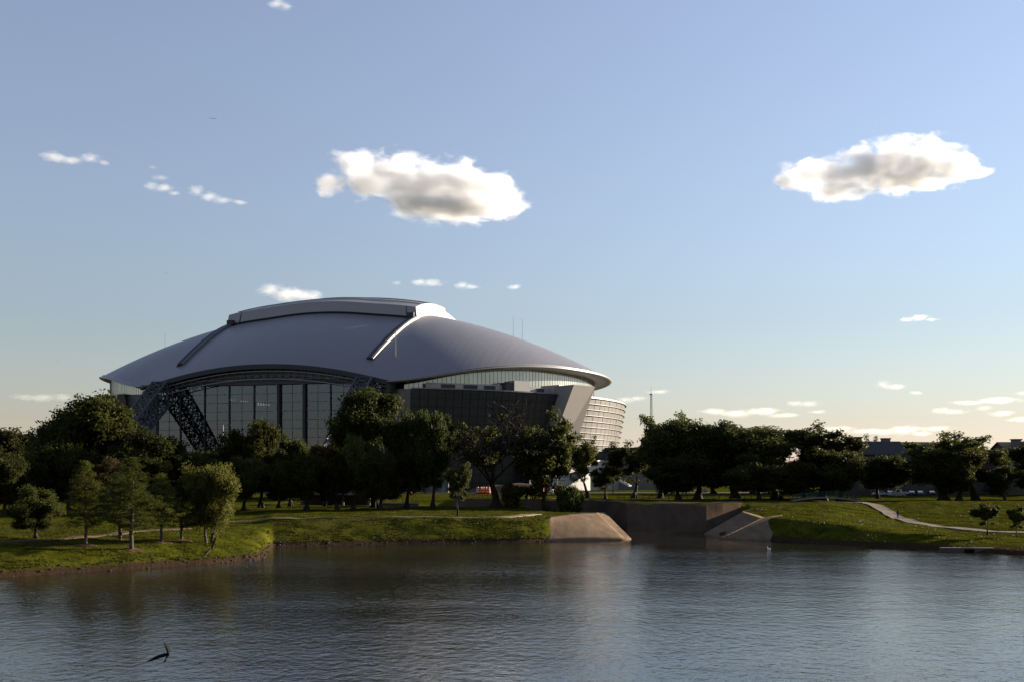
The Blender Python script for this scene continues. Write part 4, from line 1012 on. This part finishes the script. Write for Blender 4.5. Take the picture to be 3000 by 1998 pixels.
# construction barrels, fence and sign on the far road --------------------
def barrel(px, Y, label):
    x = XX(px, Y); t = empty('traffic_barrel', (x, Y, gz(x, Y) + .1), 0, label, 'barrel', 'orange barrels along the road works')
    MB().lathe([(.42, 0), (.42, .12), (.33, .14), (.32, .5), (.29, .52), (.28, .85), (.24, .87), (.23, 1.15), (.10, 1.2)], n=12).build('drum', M['red'], t)
    for z0, r0 in ((.28, .335), (.62, .30), (.95, .25)): MB().lathe([(r0, z0), (r0 - .005, z0 + .12)], n=12).build('stripe', M['white'], t)
    t.scale = (1.5, 1.5, 1.9)
for i, (px, Y) in enumerate(((1098, 338), (1106, 339), (1111, 338.5), (1117, 339), (1124, 338), (1131, 339.5))):
    barrel(px, Y, ('first', 'second', 'third', 'fourth', 'fifth', 'sixth')[i] + ' orange barrel from the left, behind the bare limbed tree')
for px, Y, lab in ((1247, 340, 'orange barrel standing left of the white van'), (1252, 341, 'orange barrel right next to the white van'), (1228, 340, 'slim orange barrel between the oak trunk and the white van'), (945, 338, 'orange barrel glimpsed far left between the dark trunks')):
    barrel(px, Y, lab)
def wire_fence(px0, px1, Y, h, label, mat, name='fence', n=10, rails=(0.15, .55, .95)):
    x0, x1 = XX(px0, Y), XX(px1, Y); t = empty(name, (x0, Y, gz(x0, Y)), 0, label, 'fence')
    for i in range(n + 1):
        x = (x1 - x0) * i / n; z = gz(x0 + x, Y) - gz(x0, Y); MB().box((x, 0, z + h / 2), (.12, .12, h)).build('post', mat, t)
    for f in rails:
        me = MB()
        for i in range(n):
            a, b = (x1 - x0) * i / n, (x1 - x0) * (i + 1) / n
            me.beam((a, 0, gz(x0 + a, Y) - gz(x0, Y) + h * f), (b, 0, gz(x0 + b, Y) - gz(x0, Y) + h * f), .07, .10)
        me.build('rail', mat, t)
    return t
wire_fence(1085, 1290, 357, 1.6, 'pale wooden road works fence behind the orange barrels', M['concrete'], n=16, rails=(.3, .6, .9))
wire_fence(1040, 1180, 285, 1.3, 'thin dark railing above the channel wall behind the bare limbed tree', M['steel_dark'], n=14)
wire_fence(1420, 1800, 243, 1.2, 'long dark rail fence running under the right hand grove', M['steel_dark'], n=26, rails=(.5, .95))
# dirt bank of the works
dm = []
for i in range(19):
    px = 1070 + 14 * i; dm.append([])
    for j in range(7):
        Y = 360 + 3 * j; x = XX(px, Y); hh = 3.4 * math.sin(math.pi * j / 6) ** .8 * math.sin(math.pi * i / 18) ** .5 * (1 + .25 * mnoise.noise(Vector((x * .2, Y * .2, 0))))
        dm[-1].append(Vector((x, Y, gz(x, Y) - .1 + hh)))
tag(MB().grid(dm).build('dirt_mound', M['dirt'], None, True), 'long reddish dirt bank of the road works behind the fence', 'dirt mound')
# site cabins / container seen between the trunks
for px, Y, w, h, lab in ((1008, 352, 7, 4.6, 'pale site cabin glimpsed left of the small dark tree'), (985, 356, 5, 3.6, 'second pale site cabin glimpsed between dark trunks')):
    x = XX(px, Y); t = empty('site_cabin', (x, Y, gz(x, Y)), 0, lab, 'cabin'); MB().box((0, 0, h / 2 + .3), (w, 3, h)).build('wall', M['siding'], t)
    MB().box((0, 0, h + .42), (w + .3, 3.3, .22)).build('roof', M['steel_dark'], t); MB().box((w * .25, -1.52, 1.5), (1.0, .06, 2.1)).build('door', M['steel_light'], t); MB().box((-w * .2, -1.52, h * .62), (1.4, .06, 1.0)).build('window', M['dark_panel'], t)

# footbridge deck with white rails, behind the middle trunks ------------------
def deck():
    x0, x1, Y = XX(868, 236), XX(962, 236), 236; z = gz((x0 + x1) / 2, Y) + .5
    t = empty('low_footbridge', ((x0 + x1) / 2, Y, z - .5), 0, 'low flat footbridge with white edge and short white rails behind the trunks', 'footbridge'); L_ = x1 - x0
    MB().box((0, 0, .35), (L_, 3, .9)).build('deck', M['concrete_grey'], t); MB().box((0, -1.55, .86), (L_ + .2, .2, .16)).build('edge', M['white'], t)
    for f in (-.36, -.12, .12, .36): MB().box((f * L_, -1.4, 1.55), (.12, .12, 1.3)).build('post', M['steel_light'], t)
    for f in (-.29, .42): MB().box((f * L_, -1.4, 2.22), (L_ * .14, .16, .14)).build('rail', M['white'], t)
deck()
# low park shelter, dark, behind the left middle trunks
def shelter():
    Y = 262; x0, x1 = XX(690, Y), XX(860, Y); z = gz((x0 + x1) / 2, Y)
    t = empty('park_shelter', ((x0 + x1) / 2, Y, z), 0, 'long low dark park shelter behind the middle tree trunks', 'shelter'); L_ = x1 - x0
    MB().hull8([(-L_ / 2, -3, 2.7), (L_ / 2, -3, 2.7), (L_ / 2, 3, 2.7), (-L_ / 2, 3, 2.7), (-L_ / 2 + 1, -.3, 4.0), (L_ / 2 - 1, -.3, 4.0), (L_ / 2 - 1, .3, 4.0), (-L_ / 2 + 1, .3, 4.0)]).build('roof', M['shingle'], t)
    MB().box((0, 2.6, 1.3), (L_ - .6, .3, 2.6)).build('wall', M['brick'], t)
    for f in (-.45, -.15, .1, .45): MB().box((f * L_, -2.5, 1.35), (.6, .6, 2.7)).build('post', M['siding'], t)
shelter()
# teal footbridge railing on the right hill
def teal_bridge():
    Y = 232; x0, x1 = XX(1818, Y), XX(1972, Y); z = 5.0; Ln = x1 - x0
    t = empty('teal_footbridge', ((x0 + x1) / 2, Y, z), 0, 'dark teal arched footbridge railing behind the crest of the right hill', 'footbridge')
    arc = lambda f: .75 * (1 - (2 * f - 1) ** 2)
    for yy in (-1.2, 1.2):
        for dz, w in ((1.25, .14), (.75, .07), (.35, .07)):
            me = MB()
            for k in range(16): me.beam(((k / 16 - .5) * Ln, yy, arc(k / 16) + dz), (((k + 1) / 16 - .5) * Ln, yy, arc((k + 1) / 16) + dz), w)
            me.build('rail', M['teal'], t)
        for k in range(0, 17): MB().box(((k / 16 - .5) * Ln, yy, arc(k / 16) + .55), (.1, .1, 1.4)).build('post', M['teal'], t)
    me = MB()
    for k in range(16): me.beam(((k / 16 - .5) * Ln, 0, arc(k / 16)), (((k + 1) / 16 - .5) * Ln, 0, arc((k + 1) / 16)), 2.6, .3)
    me.build('deck', M['concrete_grey'], t)
teal_bridge()

# lamp posts and poles -------------------------------------------------------
def lamp(px, Y, top, label, arm=1.6, mat='steel_light', name='lamp_post'):
    x = XX(px, Y); z = gz(x, Y); H = CAMZ + (HY - top) / F * Y - z
    t = empty(name, (x, Y, z), 0, label, 'lamp post'); MB().tube((0, 0, 0), (0, 0, H), .16, .09, 8).build('pole', M[mat], t)
    MB().lathe([(.3, 0), (.3, .25), (.18, .4)], n=10).build('base', M['concrete_grey'], t)
    if arm:
        for sg in (-1, 1):
            a = MB().tube((0, 0, H - .2), (sg * arm, 0, H + .1), .06, .05, 6).build('arm', M[mat], t); MB().box((sg * arm, 0, H + .05), (.7, .3, .16)).build('lamp_head', M['steel_dark'], a)
lamp(1281, 345, 1066, 'slim grey lamp post on the road beneath the leaning pier', .9)
lamp(1409, 330, 1032, 'dark lamp post in front of the low concourse building', .8, 'steel_dark')
lamp(513, 330, 976, 'pale utility pole with crossarms in front of the glass end wall', 2.0, 'steel_light')
lamp(748, 330, 1120, 'short pole under the brown tinged tree', 0, 'steel_dark')

# radio tower -------------------------------------------------------
def radio_tower():
    Y = 900.0; x = XX(1497, Y); H = CAMZ + (HY - 886) / F * Y - 5
    t = empty('radio_tower', (x, Y, 5), .3, 'thin steel lattice radio tower rising behind the right grove', 'tower'); me = MB(); N_ = 26
    for k in range(N_):
        f0, f1 = k / N_, (k + 1) / N_; r0, r1 = 2.2 - 1.5 * f0, 2.2 - 1.5 * f1
        c0 = [Vector((math.cos(a) * r0, math.sin(a) * r0, H * .92 * f0)) for a in (0, 2.094, 4.189)]; c1 = [Vector((math.cos(a) * r1, math.sin(a) * r1, H * .92 * f1)) for a in (0, 2.094, 4.189)]
        for q in range(3): me.tube(c0[q], c1[q], .16, .15, 4, False); me.tube(c0[q], c1[(q + 1) % 3], .08, .08, 3, False); me.tube(c0[q], c0[(q + 1) % 3], .08, .08, 3, False)
    me.build('lattice_mast', M['steel_dark'], t); MB().tube((0, 0, H * .92), (0, 0, H), .2, .08, 6).build('antenna', M['steel_dark'], t)
    MB().lathe([(1.7, 0), (1.7, .5), (1.2, .6)], (0, 0, H * .91), 10).build('platform', M['steel_dark'], t)
radio_tower()

# apartment houses -------------------------------------------------------
def gable(me_w, me_r, cx, cy, w, d, h, rise, axis, eave=.5):
    """gabled block; axis 'x': ridge along x"""
    me_w.box((cx, cy, h / 2), (w, d, h))
    if axis == 'x':
        me_w.prism([(0, 0)], 0, 0) if False else None
        for sx in (-1, 1): me_w.add([(cx + sx * w / 2, cy - d / 2, h), (cx + sx * w / 2, cy + d / 2, h), (cx + sx * w / 2, cy, h + rise)], [(0, 1, 2)])
        for sy in (-1, 1):
            k = eave * rise / (d / 2)
            a = [(cx - w / 2 - eave, cy + sy * (d / 2 + eave), h - k), (cx + w / 2 + eave, cy + sy * (d / 2 + eave), h - k), (cx + w / 2 + eave, cy, h + rise), (cx - w / 2 - eave, cy, h + rise)]
            me_r.add([(p[0], p[1], p[2] + .02) for p in a] + [(p[0], p[1], p[2] + .25) for p in a], [(0, 1, 2, 3), (4, 5, 6, 7), (0, 1, 5, 4), (1, 2, 6, 5), (2, 3, 7, 6), (3, 0, 4, 7)])
    else:
        for sy in (-1, 1): me_w.add([(cx - w / 2, cy + sy * d / 2, h), (cx + w / 2, cy + sy * d / 2, h), (cx, cy + sy * d / 2, h + rise)], [(0, 1, 2)])
        for sx in (-1, 1):
            k = eave * rise / (w / 2)
            a = [(cx + sx * (w / 2 + eave), cy - d / 2 - eave, h - k), (cx + sx * (w / 2 + eave), cy + d / 2 + eave, h - k), (cx, cy + d / 2 + eave, h + rise), (cx, cy - d / 2 - eave, h + rise)]
            me_r.add([(p[0], p[1], p[2] + .02) for p in a] + [(p[0], p[1], p[2] + .25) for p in a], [(0, 1, 2, 3), (4, 5, 6, 7), (0, 1, 5, 4), (1, 2, 6, 5), (2, 3, 7, 6), (3, 0, 4, 7)])
def house(px, Y, label, blocks, chim, wins, rz=0.0, cols=()):
    x = XX(px, Y); t = empty('apartment_building', (x, Y, gz(x, Y)), rz, label, 'building', 'apartment houses beyond the park'); t.scale = (1.1, 1.1, 1.13); W_, R_ = MB(), MB()
    for b in blocks: gable(W_, R_, *b)
    W_.build('wall', M['brick'], t); r = R_.build('roof', M['shingle'], t)
    for c in chim: MB().box(c[0], c[1]).build('chimney', M['siding'], r); MB().box((c[0][0], c[0][1], c[0][2] + c[1][2] / 2 + .12), (c[1][0] + .4, c[1][1] + .4, .3)).build('chimney_cap', M['shingle'], r)
    for (wx, wy, wz, ww, wh) in wins:
        w = MB().box((wx, wy - .04, wz), (ww + .24, .1, wh + .24)).build('window', M['siding'], t); MB().box((wx, wy - .10, wz), (ww, .06, wh)).build('pane', M['dark_panel'], w)
    for (c, s) in cols: MB().box(c, s).build('column', M['siding'], t)
F1 = F / 318.0
house(2020, 318, 'brown apartment house with long dark roof, tall chimney and front gable', [(-2.2, 6, 20, 11, 11.2, 3.4, 'x'), (6.6, .5, 10.5, 13, 8.6, 3.6, 'y')],
      [((-6.6, 1.0, 13.0), (3.6, 2.4, 5.2))], [(-8 + 3.4 * k, .5, z, 1.3, 1.5) for k in range(3) for z in (2.0, 5.2, 8.4)] + [(5.0, -6.0, 2.6, 1.6, 1.5), (9.0, -6.0, 2.6, 1.6, 1.5), (7.0, -6.0, 6.2, 1.4, 1.4)], 0, [((2.6, -6.7, 3.6), (1.6, 1.6, 7.2))])
house(2085, 352, 'apartment house with twin low roof peaks behind the gabled one', [(0, 0, 24, 12, 12.2, 3.0, 'x'), (8, -3, 8, 10, 11.4, 3.0, 'y')], [((-7, 0, 15.2), (2.4, 1.6, 2.2))], [(-9 + 4 * k, -6, z, 1.3, 1.5) for k in range(4) for z in (2.5, 6, 9.5)], .1)
house(2212, 330, 'apartment house hidden behind the airy pair of trees', [(0, 0, 30, 12, 9.4, 3.0, 'x')], [], [(-12 + 4 * k, -6, z, 1.5, 1.5) for k in range(7) for z in (2.2, 5.4)], 0)
house(2385, 318, 'apartment house at the right edge of the picture', [(0, 0, 22, 12, 11.6, 2.6, 'x')], [((-8.4, -4.8, 12.8), (2.2, 1.6, 4.0))], [(-8 + 4 * k, -6, z, 1.4, 1.5) for k in range(5) for z in (2.2, 5.4, 8.6)], 0)

# culvert headwall on the right shore -----------------------------------------------
def culvert():
    px = 2228; Y = section(px)[0][0] - .35; x = XX(px, Y); t = empty('culvert_headwall', (x, Y, 0), math.radians(-6), 'low concrete culvert headwall with dark square opening at the right waterline', 'culvert')
    MB().box((-2.3, 0, -.15), (3.0, .9, 1.5)).build('wall', M['brick'], t); MB().box((1.9, 0, -.15), (2.6, .9, 1.5)).build('wall', M['brick'], t)
    MB().box((-.1, 0, .5), (1.4, .9, .2)).build('lintel', M['brick'], t); MB().box((-.1, .35, .0), (1.4, .1, 1.4)).build('opening', M['joint'], t)
culvert()

# walker on the path ------------------------------------------------------------
def person():
    px, Y = 2064, 193.5; x = XX(px, Y); z = gz(x, Y) + .12
    t = empty('person', (x, Y, z), 0, 'person in dark clothes walking on the pale path', 'person')
    J = dict(pel=(0, 0, .95), chest=(0, 0, 1.28), neck=(0, 0, 1.47), head=(0, -.02, 1.60), top=(0, -.02, 1.72),
             sl=(-.19, 0, 1.40), el=(-.26, .06, 1.12), hl=(-.27, -.06, .88), sr=(.19, 0, 1.40), er=(.27, -.02, 1.12), hr=(.25, -.16, .90),
             pl=(-.10, 0, .90), kl=(-.12, -.12, .50), al=(-.11, -.06, .09), tl=(-.12, -.26, .05), pr=(.10, 0, .90), kr=(.11, .02, .50), ar=(.12, .18, .10), tr=(.13, .00, .06))
    rad = dict(pel=.15, chest=.17, neck=.065, head=.105, top=.07, sl=.075, el=.05, hl=.045, sr=.075, er=.05, hr=.045, pl=.10, kl=.065, al=.05, tl=.04, pr=.10, kr=.065, ar=.05, tr=.04)
    names = list(J); edges = [('pel', 'chest'), ('chest', 'neck'), ('neck', 'head'), ('head', 'top'), ('chest', 'sl'), ('sl', 'el'), ('el', 'hl'), ('chest', 'sr'), ('sr', 'er'), ('er', 'hr'), ('pel', 'pl'), ('pl', 'kl'), ('kl', 'al'), ('al', 'tl'), ('pel', 'pr'), ('pr', 'kr'), ('kr', 'ar'), ('ar', 'tr')]
    me = bpy.data.meshes.new('body'); me.from_pydata([J[n] for n in names], [(names.index(a), names.index(b)) for a, b in edges], [])
    o = link('body', me, t); md = o.modifiers.new('skin', 'SKIN'); sv = me.skin_vertices[0].data
    for i, n in enumerate(names): sv[i].radius = (rad[n], rad[n] * (.75 if n in ('pel', 'chest') else 1)); sv[i].use_root = (n == 'pel')
    o.modifiers.new('sub', 'SUBSURF').levels = 1; o.modifiers['sub'].render_levels = 2; me.materials.append(M['cloth_dark'])
    MB().lathe([(.02, .19), (.09, .17), (.118, .10), (.12, .03), (.105, -.02)], (0, .0, 1.60), 12).build('hair', M['joint'], t, True)
person()

# birds ------------------------------------------------------------
def bird(px, py, Y, span, wl, wr, label, mat, head=0.0):
    p = P(px, py, Y); t = empty('bird', p, head, label, 'bird', 'birds in flight'); s = span / 2
    MB().lathe([(.004, -.30), (.03, -.24), (.07, -.10), (.085, .04), (.06, .17), (.045, .22), (.04, .27), (.008, .34)], n=10).build('body', M[mat], t, True)
    t.children[-1].rotation_euler = (math.radians(-90), 0, 0); t.children[-1].scale = (s * .7, s * .7, s * .75)
    MB().add([(-.025 * s, -.18 * s, 0), (.025 * s, -.18 * s, 0), (.05 * s, -.34 * s, .01), (-.05 * s, -.34 * s, .01), (0, -.30 * s, .02 * s)], [(0, 1, 4), (1, 2, 4), (2, 3, 4), (3, 0, 4)]).build('tail', M[mat], t)
    for side, (a1, a2) in ((-1, wl), (1, wr)):
        me = MB(); rows = []
        pos = Vector((side * .05 * s, 0, .02 * s)); n = 9
        for i in range(n + 1):
            f = i / n; ang = math.radians(a1 + (a2 - a1) * f); ch = s * (.17 + .08 * math.sin(f * 3.1)) * (1 - f ** 4 * .85); sw = -.16 * s * f * f
            d = Vector((0, -1, 0)); th = .035 * s * (1 - f) + .006
            up = Vector((-side * math.sin(ang), 0, math.cos(ang)))
            rows.append([pos + Vector((0, ch * .55 + sw, 0)), pos + Vector((0, ch * .2 + sw, 0)) + up * th, pos + Vector((0, -ch * .45 + sw, 0)), pos + Vector((0, ch * .1 + sw, 0)) - up * th * .4, pos + Vector((0, ch * .55 + sw, 0))])
            pos = pos + Vector((side * math.cos(ang), 0, math.sin(ang))) * (s / n)
        me.grid(rows).build('wing', M[mat], t, True)
    return t
bird(386, 1505, 50, 2.5, (-18, -20), (72, 82), 'large dark bird banking low over the water, one wing raised', 'feather', math.radians(-12)).rotation_euler.x = math.radians(42)
bird(486, 1262, 84, 2.3, (-25, -35), (82, 96), 'brown bird passing in front of the left bank, wing held upright', 'feather_brown', math.radians(70)).rotation_euler.x = math.radians(12)
bird(490, 274, 190, 1.4, (12, 4), (12, 4), 'small dark bird high in the sky above the left clouds', 'feather', .3)
bird(381, 630, 230, 0.9, (20, 8), (20, 8), 'tiny bird in the sky left of the stadium roof', 'feather', .2)
bird(134, 831, 230, 1.0, (25, 10), (15, 0), 'tiny bird in the sky at far left above the trees', 'feather', .5)
def duck(px, py, label):
    Y = YY(py, 0); t = empty('duck', (XX(px, Y), Y, -.04), 1.2, label, 'duck')
    MB().lathe([(.01, -.26), (.08, -.20), (.13, -.05), (.12, .10), (.06, .22), (.01, .27)], n=10).build('body', M['white'], t, True); t.children[-1].rotation_euler = (math.radians(-90), 0, 0); t.children[-1].location = (0, 0, .1)
    MB().tube((0, .17, .12), (0, .24, .36), .045, .035, 8).build('neck', M['white'], t, True)
    MB().lathe([(.01, -.07), (.055, -.03), (.06, .03), (.01, .09)], (0, .26, .38), 8).build('head', M['white'], t, True); MB().box((0, .35, .37), (.035, .10, .02)).build('bill', M['red'], t)
    t.scale = (.9, .9, .9)
duck(1768, 1262, 'white duck floating off the right concrete slope')

# shore stones (uncountable) and grass -------------------------------------
def stones():
    rng = random.Random(5); me = MB()
    for i in range(520):
        px = rng.choice((rng.uniform(-60, 612), rng.uniform(560, 660), rng.uniform(1230, 1450), rng.uniform(1780, 2400), rng.uniform(640, 1250)))
        k = section(px); 
        if k[0][1] < -.1: continue
        Y = k[0][0] + rng.uniform(-.5, 1.2) if rng.random() < .8 else k[0][0] + rng.uniform(1, 3.5)
        x = XX(px, Y); z = hz(px, Y) ; s = rng.uniform(.05, .19) * (1.6 if rng.random() < .06 else 1)
        vs = []
        for a in range(6): r = s * rng.uniform(.7, 1.2); vs.append((x + math.cos(a * 1.047) * r * 1.3, Y + math.sin(a * 1.047) * r, z - .05 + rng.uniform(-.02, .06)))
        for a in range(6): r = s * rng.uniform(.4, .8); vs.append((x + math.cos(a * 1.047) * r * 1.2, Y + math.sin(a * 1.047) * r, z + s * rng.uniform(.35, .8)))
        me.add(vs, [(a, (a + 1) % 6, 6 + (a + 1) % 6, 6 + a) for a in range(6)] + [(6, 7, 8, 9, 10, 11)])
    tag(me.build('shore_stones', M['stone']), 'scattered brown stones and debris along the waterline', 'stones', kind='stuff')
stones()
def grass():
    rng = np.random.default_rng(12); V = []
    def fill(px0, px1, n, i0=1, i1=4, h=(.05, .17)):
        for _ in range(n):
            px = rng.uniform(px0, px1); k = section(px)
            if k[1][1] < 0: continue
            f = rng.random() ** 1.2; Y = k[i0][0] + (k[i1][0] - k[i0][0]) * f; z = hz(px, Y)
            if z < .35: continue
            x = XX(px, Y)
            if mnoise.noise(Vector((x * .35, Y * .35, 1.7))) < -.15: continue
            for b in range(3):
                a = rng.uniform(0, 3.14); w = rng.uniform(.05, .14); hh = rng.uniform(*h); ox, oy = rng.normal(0, .10, 2); lx, ly = rng.normal(0, .08, 2)
                V.append((x + ox - math.cos(a) * w, Y + oy - math.sin(a) * w, z - .04)); V.append((x + ox + math.cos(a) * w, Y + oy + math.sin(a) * w, z - .04)); V.append((x + ox + lx, Y + oy + ly, z + hh))
    fill(-40, 600, 9000, 1, 4); fill(600, 1250, 4000, 1, 3, (.06, .2)); fill(640, 1370, 4000, 3, 4); fill(1800, 2400, 3500, 1, 4, (.06, .22)); fill(1700, 1830, 1500, 3, 4)
    V = np.array(V); me = np_mesh('grass', V, np.arange(len(V)).reshape(-1, 3), M['grass'], False, 3)
    tag(link('grass', me), 'rough mown grass covering the banks', 'grass', kind='stuff')
M['grass'] = leaf_mat('grass_blade', (0.014, 0.017, 0.002), (0.040, 0.041, 0.005), .35)
grass()

# ------------------------------------------------------------------ clouds (real volumes far beyond the park)
def cloud_mat(name, lob, dens, nscale, amp, edge, soft, aniso=0.35):
    m, t, N, b = new_mat(name); N.remove(b)
    pv = N.new('ShaderNodeVolumePrincipled'); pv.inputs['Color'].default_value = (1.0, 1.0, 1.0, 1); pv.inputs['Anisotropy'].default_value = aniso
    tc = N.new('ShaderNodeTexCoord'); P_ = tc.outputs['Object']
    def vm(op, a, v):
        x = N.new('ShaderNodeVectorMath'); x.operation = op; t.links.new(a, x.inputs[0])
        if v is not None: x.inputs[1].default_value = v
        return x.outputs['Value'] if op == 'LENGTH' else x.outputs[0]
    def mm(op, a, v, w=None):
        x = N.new('ShaderNodeMath'); x.operation = op
        for i, q in enumerate((a, v, w)):
            if q is None: continue
            if isinstance(q, (int, float)): x.inputs[i].default_value = q
            else: t.links.new(q, x.inputs[i])
        return x.outputs[0]
    d = None
    for c, r in lob:
        l = vm('LENGTH', vm('DIVIDE', vm('SUBTRACT', P_, c), r), None)
        d = l if d is None else mm('SMOOTH_MIN', d, l, 0.25)
    nz = N.new('ShaderNodeTexNoise'); nz.inputs['Scale'].default_value = nscale; nz.inputs['Detail'].default_value = 7.0; nz.inputs['Roughness'].default_value = 0.62
    nz.inputs['Distortion'].default_value = 0.3
    mp = N.new('ShaderNodeMapping'); mp.inputs['Scale'].default_value = (0.7, 1.0, 1.25); t.links.new(P_, mp.inputs[0]); t.links.new(mp.outputs[0], nz.inputs['Vector'])
    f = mm('MULTIPLY_ADD', mm('SUBTRACT', nz.outputs[0], 0.5), amp, mm('SUBTRACT', edge, d))
    mr = N.new('ShaderNodeMapRange'); mr.inputs[1].default_value = 0.0; mr.inputs[2].default_value = soft; mr.inputs[3].default_value = 0.0; mr.inputs[4].default_value = dens
    mr.interpolation_type = 'SMOOTHSTEP'
    t.links.new(f, mr.inputs[0]); t.links.new(mr.outputs[0], pv.inputs['Density'])
    t.links.new(pv.outputs[0], N['Material Output'].inputs['Volume'])
    m.cycles.volume_step_rate = 0.3
    return m
def cloud(lobes, Y, label, kind, seed, depth=0.55, vox=0.05, d1=0.5, d2=0.25, group=None):
    """lobes: (px, py, rx_px, ry_px) ellipses of the outline at distance Y; built in units of 100 px"""
    rng = random.Random(seed); cx_ = sum(l[0] for l in lobes) / len(lobes); cy_ = sum(l[1] for l in lobes) / len(lobes)
    bm = bmesh.new(); lob = []
    dens, nsc, amp, edge, soft = kind
    for px, py, rx, ry in lobes:
        c = Vector(((px - cx_) / 100, rng.uniform(-.2, .2) * rx / 100, (cy_ - py) / 100)); r = Vector((rx / 100, max(ry, rx * depth) / 100, ry / 100))
        lob.append((c, r))
        bmesh.ops.create_icosphere(bm, subdivisions=2, radius=1.0, matrix=Matrix.Translation(c) @ Matrix.Diagonal((*(r * (edge + amp * .24)), 1)))
    k = 100 / F * Y
    me = bpy.data.meshes.new('cloud'); bm.to_mesh(me); bm.free(); me.materials.append(cloud_mat('cloud_vapour', lob, dens / k, nsc, amp, edge, soft))
    o = link('cloud', me); o.location = P(cx_, cy_, Y); o.scale = (k, k, k)
    rm = o.modifiers.new('remesh', 'REMESH'); rm.mode = 'VOXEL'; rm.voxel_size = vox
    return tag(o, label, 'cloud', group)
# optical density per 100 px, noise scale, noise amount, edge, softness
MC_BIG = (5.2, 2.4, 2.7, 1.18, 0.95)
MC_MID = (3.0, 4.2, 2.6, 1.05, 1.2)
MC_THIN = (1.8, 4.5, 2.4, 1.0, 1.2)
MC_FAR = (1.3, 4.5, 2.6, 1.05, 1.2)
CL = 'clouds scattered over the sky'
cloud([(760, 425, 36, 26), (815, 375, 50, 26), (850, 420, 50, 34), (920, 410, 75, 46), (985, 430, 85, 52), (1050, 425, 75, 50), (1110, 445, 70, 46), (1165, 465, 45, 26), (1050, 482, 120, 24), (960, 470, 70, 26)],
      3200, 'large grey bellied cloud in the sky above the stadium', MC_BIG, 1, .75, .045, .30, .16)
cloud([(1810, 418, 30, 20), (1860, 400, 55, 32), (1920, 405, 60, 32), (1985, 385, 65, 40), (2060, 365, 70, 44), (2130, 365, 75, 44), (2190, 385, 60, 30), (2240, 398, 36, 12), (1930, 435, 60, 20), (2080, 410, 110, 22)],
      3200, 'bright rimmed long cloud in the sky at upper right', MC_BIG, 2, .75, .045, .28, .15)
cloud([(625, 668, 30, 15), (660, 676, 45, 18), (700, 682, 45, 12), (735, 690, 30, 6)], 5200, 'small cream cloud peeking out behind the stadium roof', MC_MID, 3, .8, .03, .10, .08)
for i, (lobes, Y, lab, mt) in enumerate((
 ([(125, 360, 32, 12), (165, 368, 30, 8), (205, 364, 24, 12), (240, 374, 16, 5)], 3600, 'thin white wisp of cloud at far left', MC_MID),
 ([(348, 428, 24, 9), (375, 432, 26, 10), (400, 445, 16, 6)], 3600, 'small wispy cloud left of the large grey bellied one', MC_MID),
 ([(370, 408, 22, 6), (352, 386, 14, 5)], 3600, 'faint shred of cloud above the small wispy pair', MC_THIN),
 ([(452, 438, 22, 12), (480, 450, 24, 12), (512, 460, 24, 8), (550, 466, 20, 5)], 3600, 'slanting wispy cloud nearest the large grey bellied one', MC_MID),
 ([(635, 6, 22, 12), (658, 14, 18, 10)], 2600, 'little white cloud cut by the top edge of the picture', MC_MID),
 ([(912, 651, 16, 6)], 6000, 'faintest of the four little clouds above the stadium roof', MC_THIN),
 ([(965, 648, 22, 9), (995, 652, 26, 9)], 6000, 'puffy leftmost bright cloud just above the stadium roof', MC_MID),
 ([(1062, 655, 20, 9), (1085, 660, 22, 6)], 6000, 'small puffy cloud above the roof beside the twin masts', MC_MID),
 ([(1182, 661, 20, 6)], 6000, 'tiny cloud above the right slope of the roof', MC_MID),
 ([(2085, 735, 18, 5), (2110, 731, 24, 8), (2140, 735, 18, 4)], 6500, 'small bright flat cloud alone in the right sky', MC_MID),
 ([(55, 912, 30, 9), (100, 914, 40, 10), (145, 914, 26, 9)], 12000, 'pinkish low cloud left of the stadium', MC_FAR),
 ([(1640, 946, 40, 8), (1690, 950, 50, 10), (1750, 946, 45, 10), (1800, 954, 40, 6)], 12000, 'long low cream cloud above the right grove', MC_FAR),
 ([(1440, 918, 26, 8), (1465, 916, 26, 7)], 12000, 'low cream cloud between the stadium and the radio tower', MC_FAR),
 ([(1515, 900, 30, 6)], 12000, 'thin cloud strip just right of the radio tower top', MC_FAR),
 ([(1830, 926, 24, 8), (1860, 928, 26, 8)], 12000, 'little low cloud over the long cream one', MC_FAR),
 ([(1880, 946, 24, 5)], 12000, 'flat little cloud right of the long cream one', MC_FAR),
 ([(2030, 882, 22, 10), (2060, 888, 28, 8), (2105, 902, 18, 5)], 12000, 'slanting small cloud above the apartment roofs', MC_FAR),
 ([(1930, 985, 40, 9), (1985, 992, 40, 7)], 14000, 'low cloud behind the right end of the grove', MC_FAR),
 ([(2030, 992, 40, 8), (2075, 988, 45, 12), (2120, 996, 36, 6)], 14000, 'blue bellied low cloud above the apartment chimney', MC_FAR),
 ([(2150, 985, 36, 7)], 14000, 'thin low cloud right of the blue bellied one', MC_FAR),
 ([(2165, 942, 26, 9), (2195, 946, 30, 7)], 12000, 'bright low cloud above the knobbly crowned tree', MC_FAR),
 ([(2225, 925, 40, 6), (2290, 921, 50, 8)], 12000, 'long flat bright cloud near the right edge', MC_FAR),
 ([(2265, 938, 22, 8), (2300, 950, 30, 8), (2345, 964, 36, 7)], 12000, 'ragged cloud trailing to the right edge', MC_FAR),
 ([(2350, 903, 20, 5)], 12000, 'scrap of bright cloud cut by the right edge', MC_FAR))):
    cloud(lobes, Y, lab, mt, 20 + i, .8, .022, .08, .07, CL)
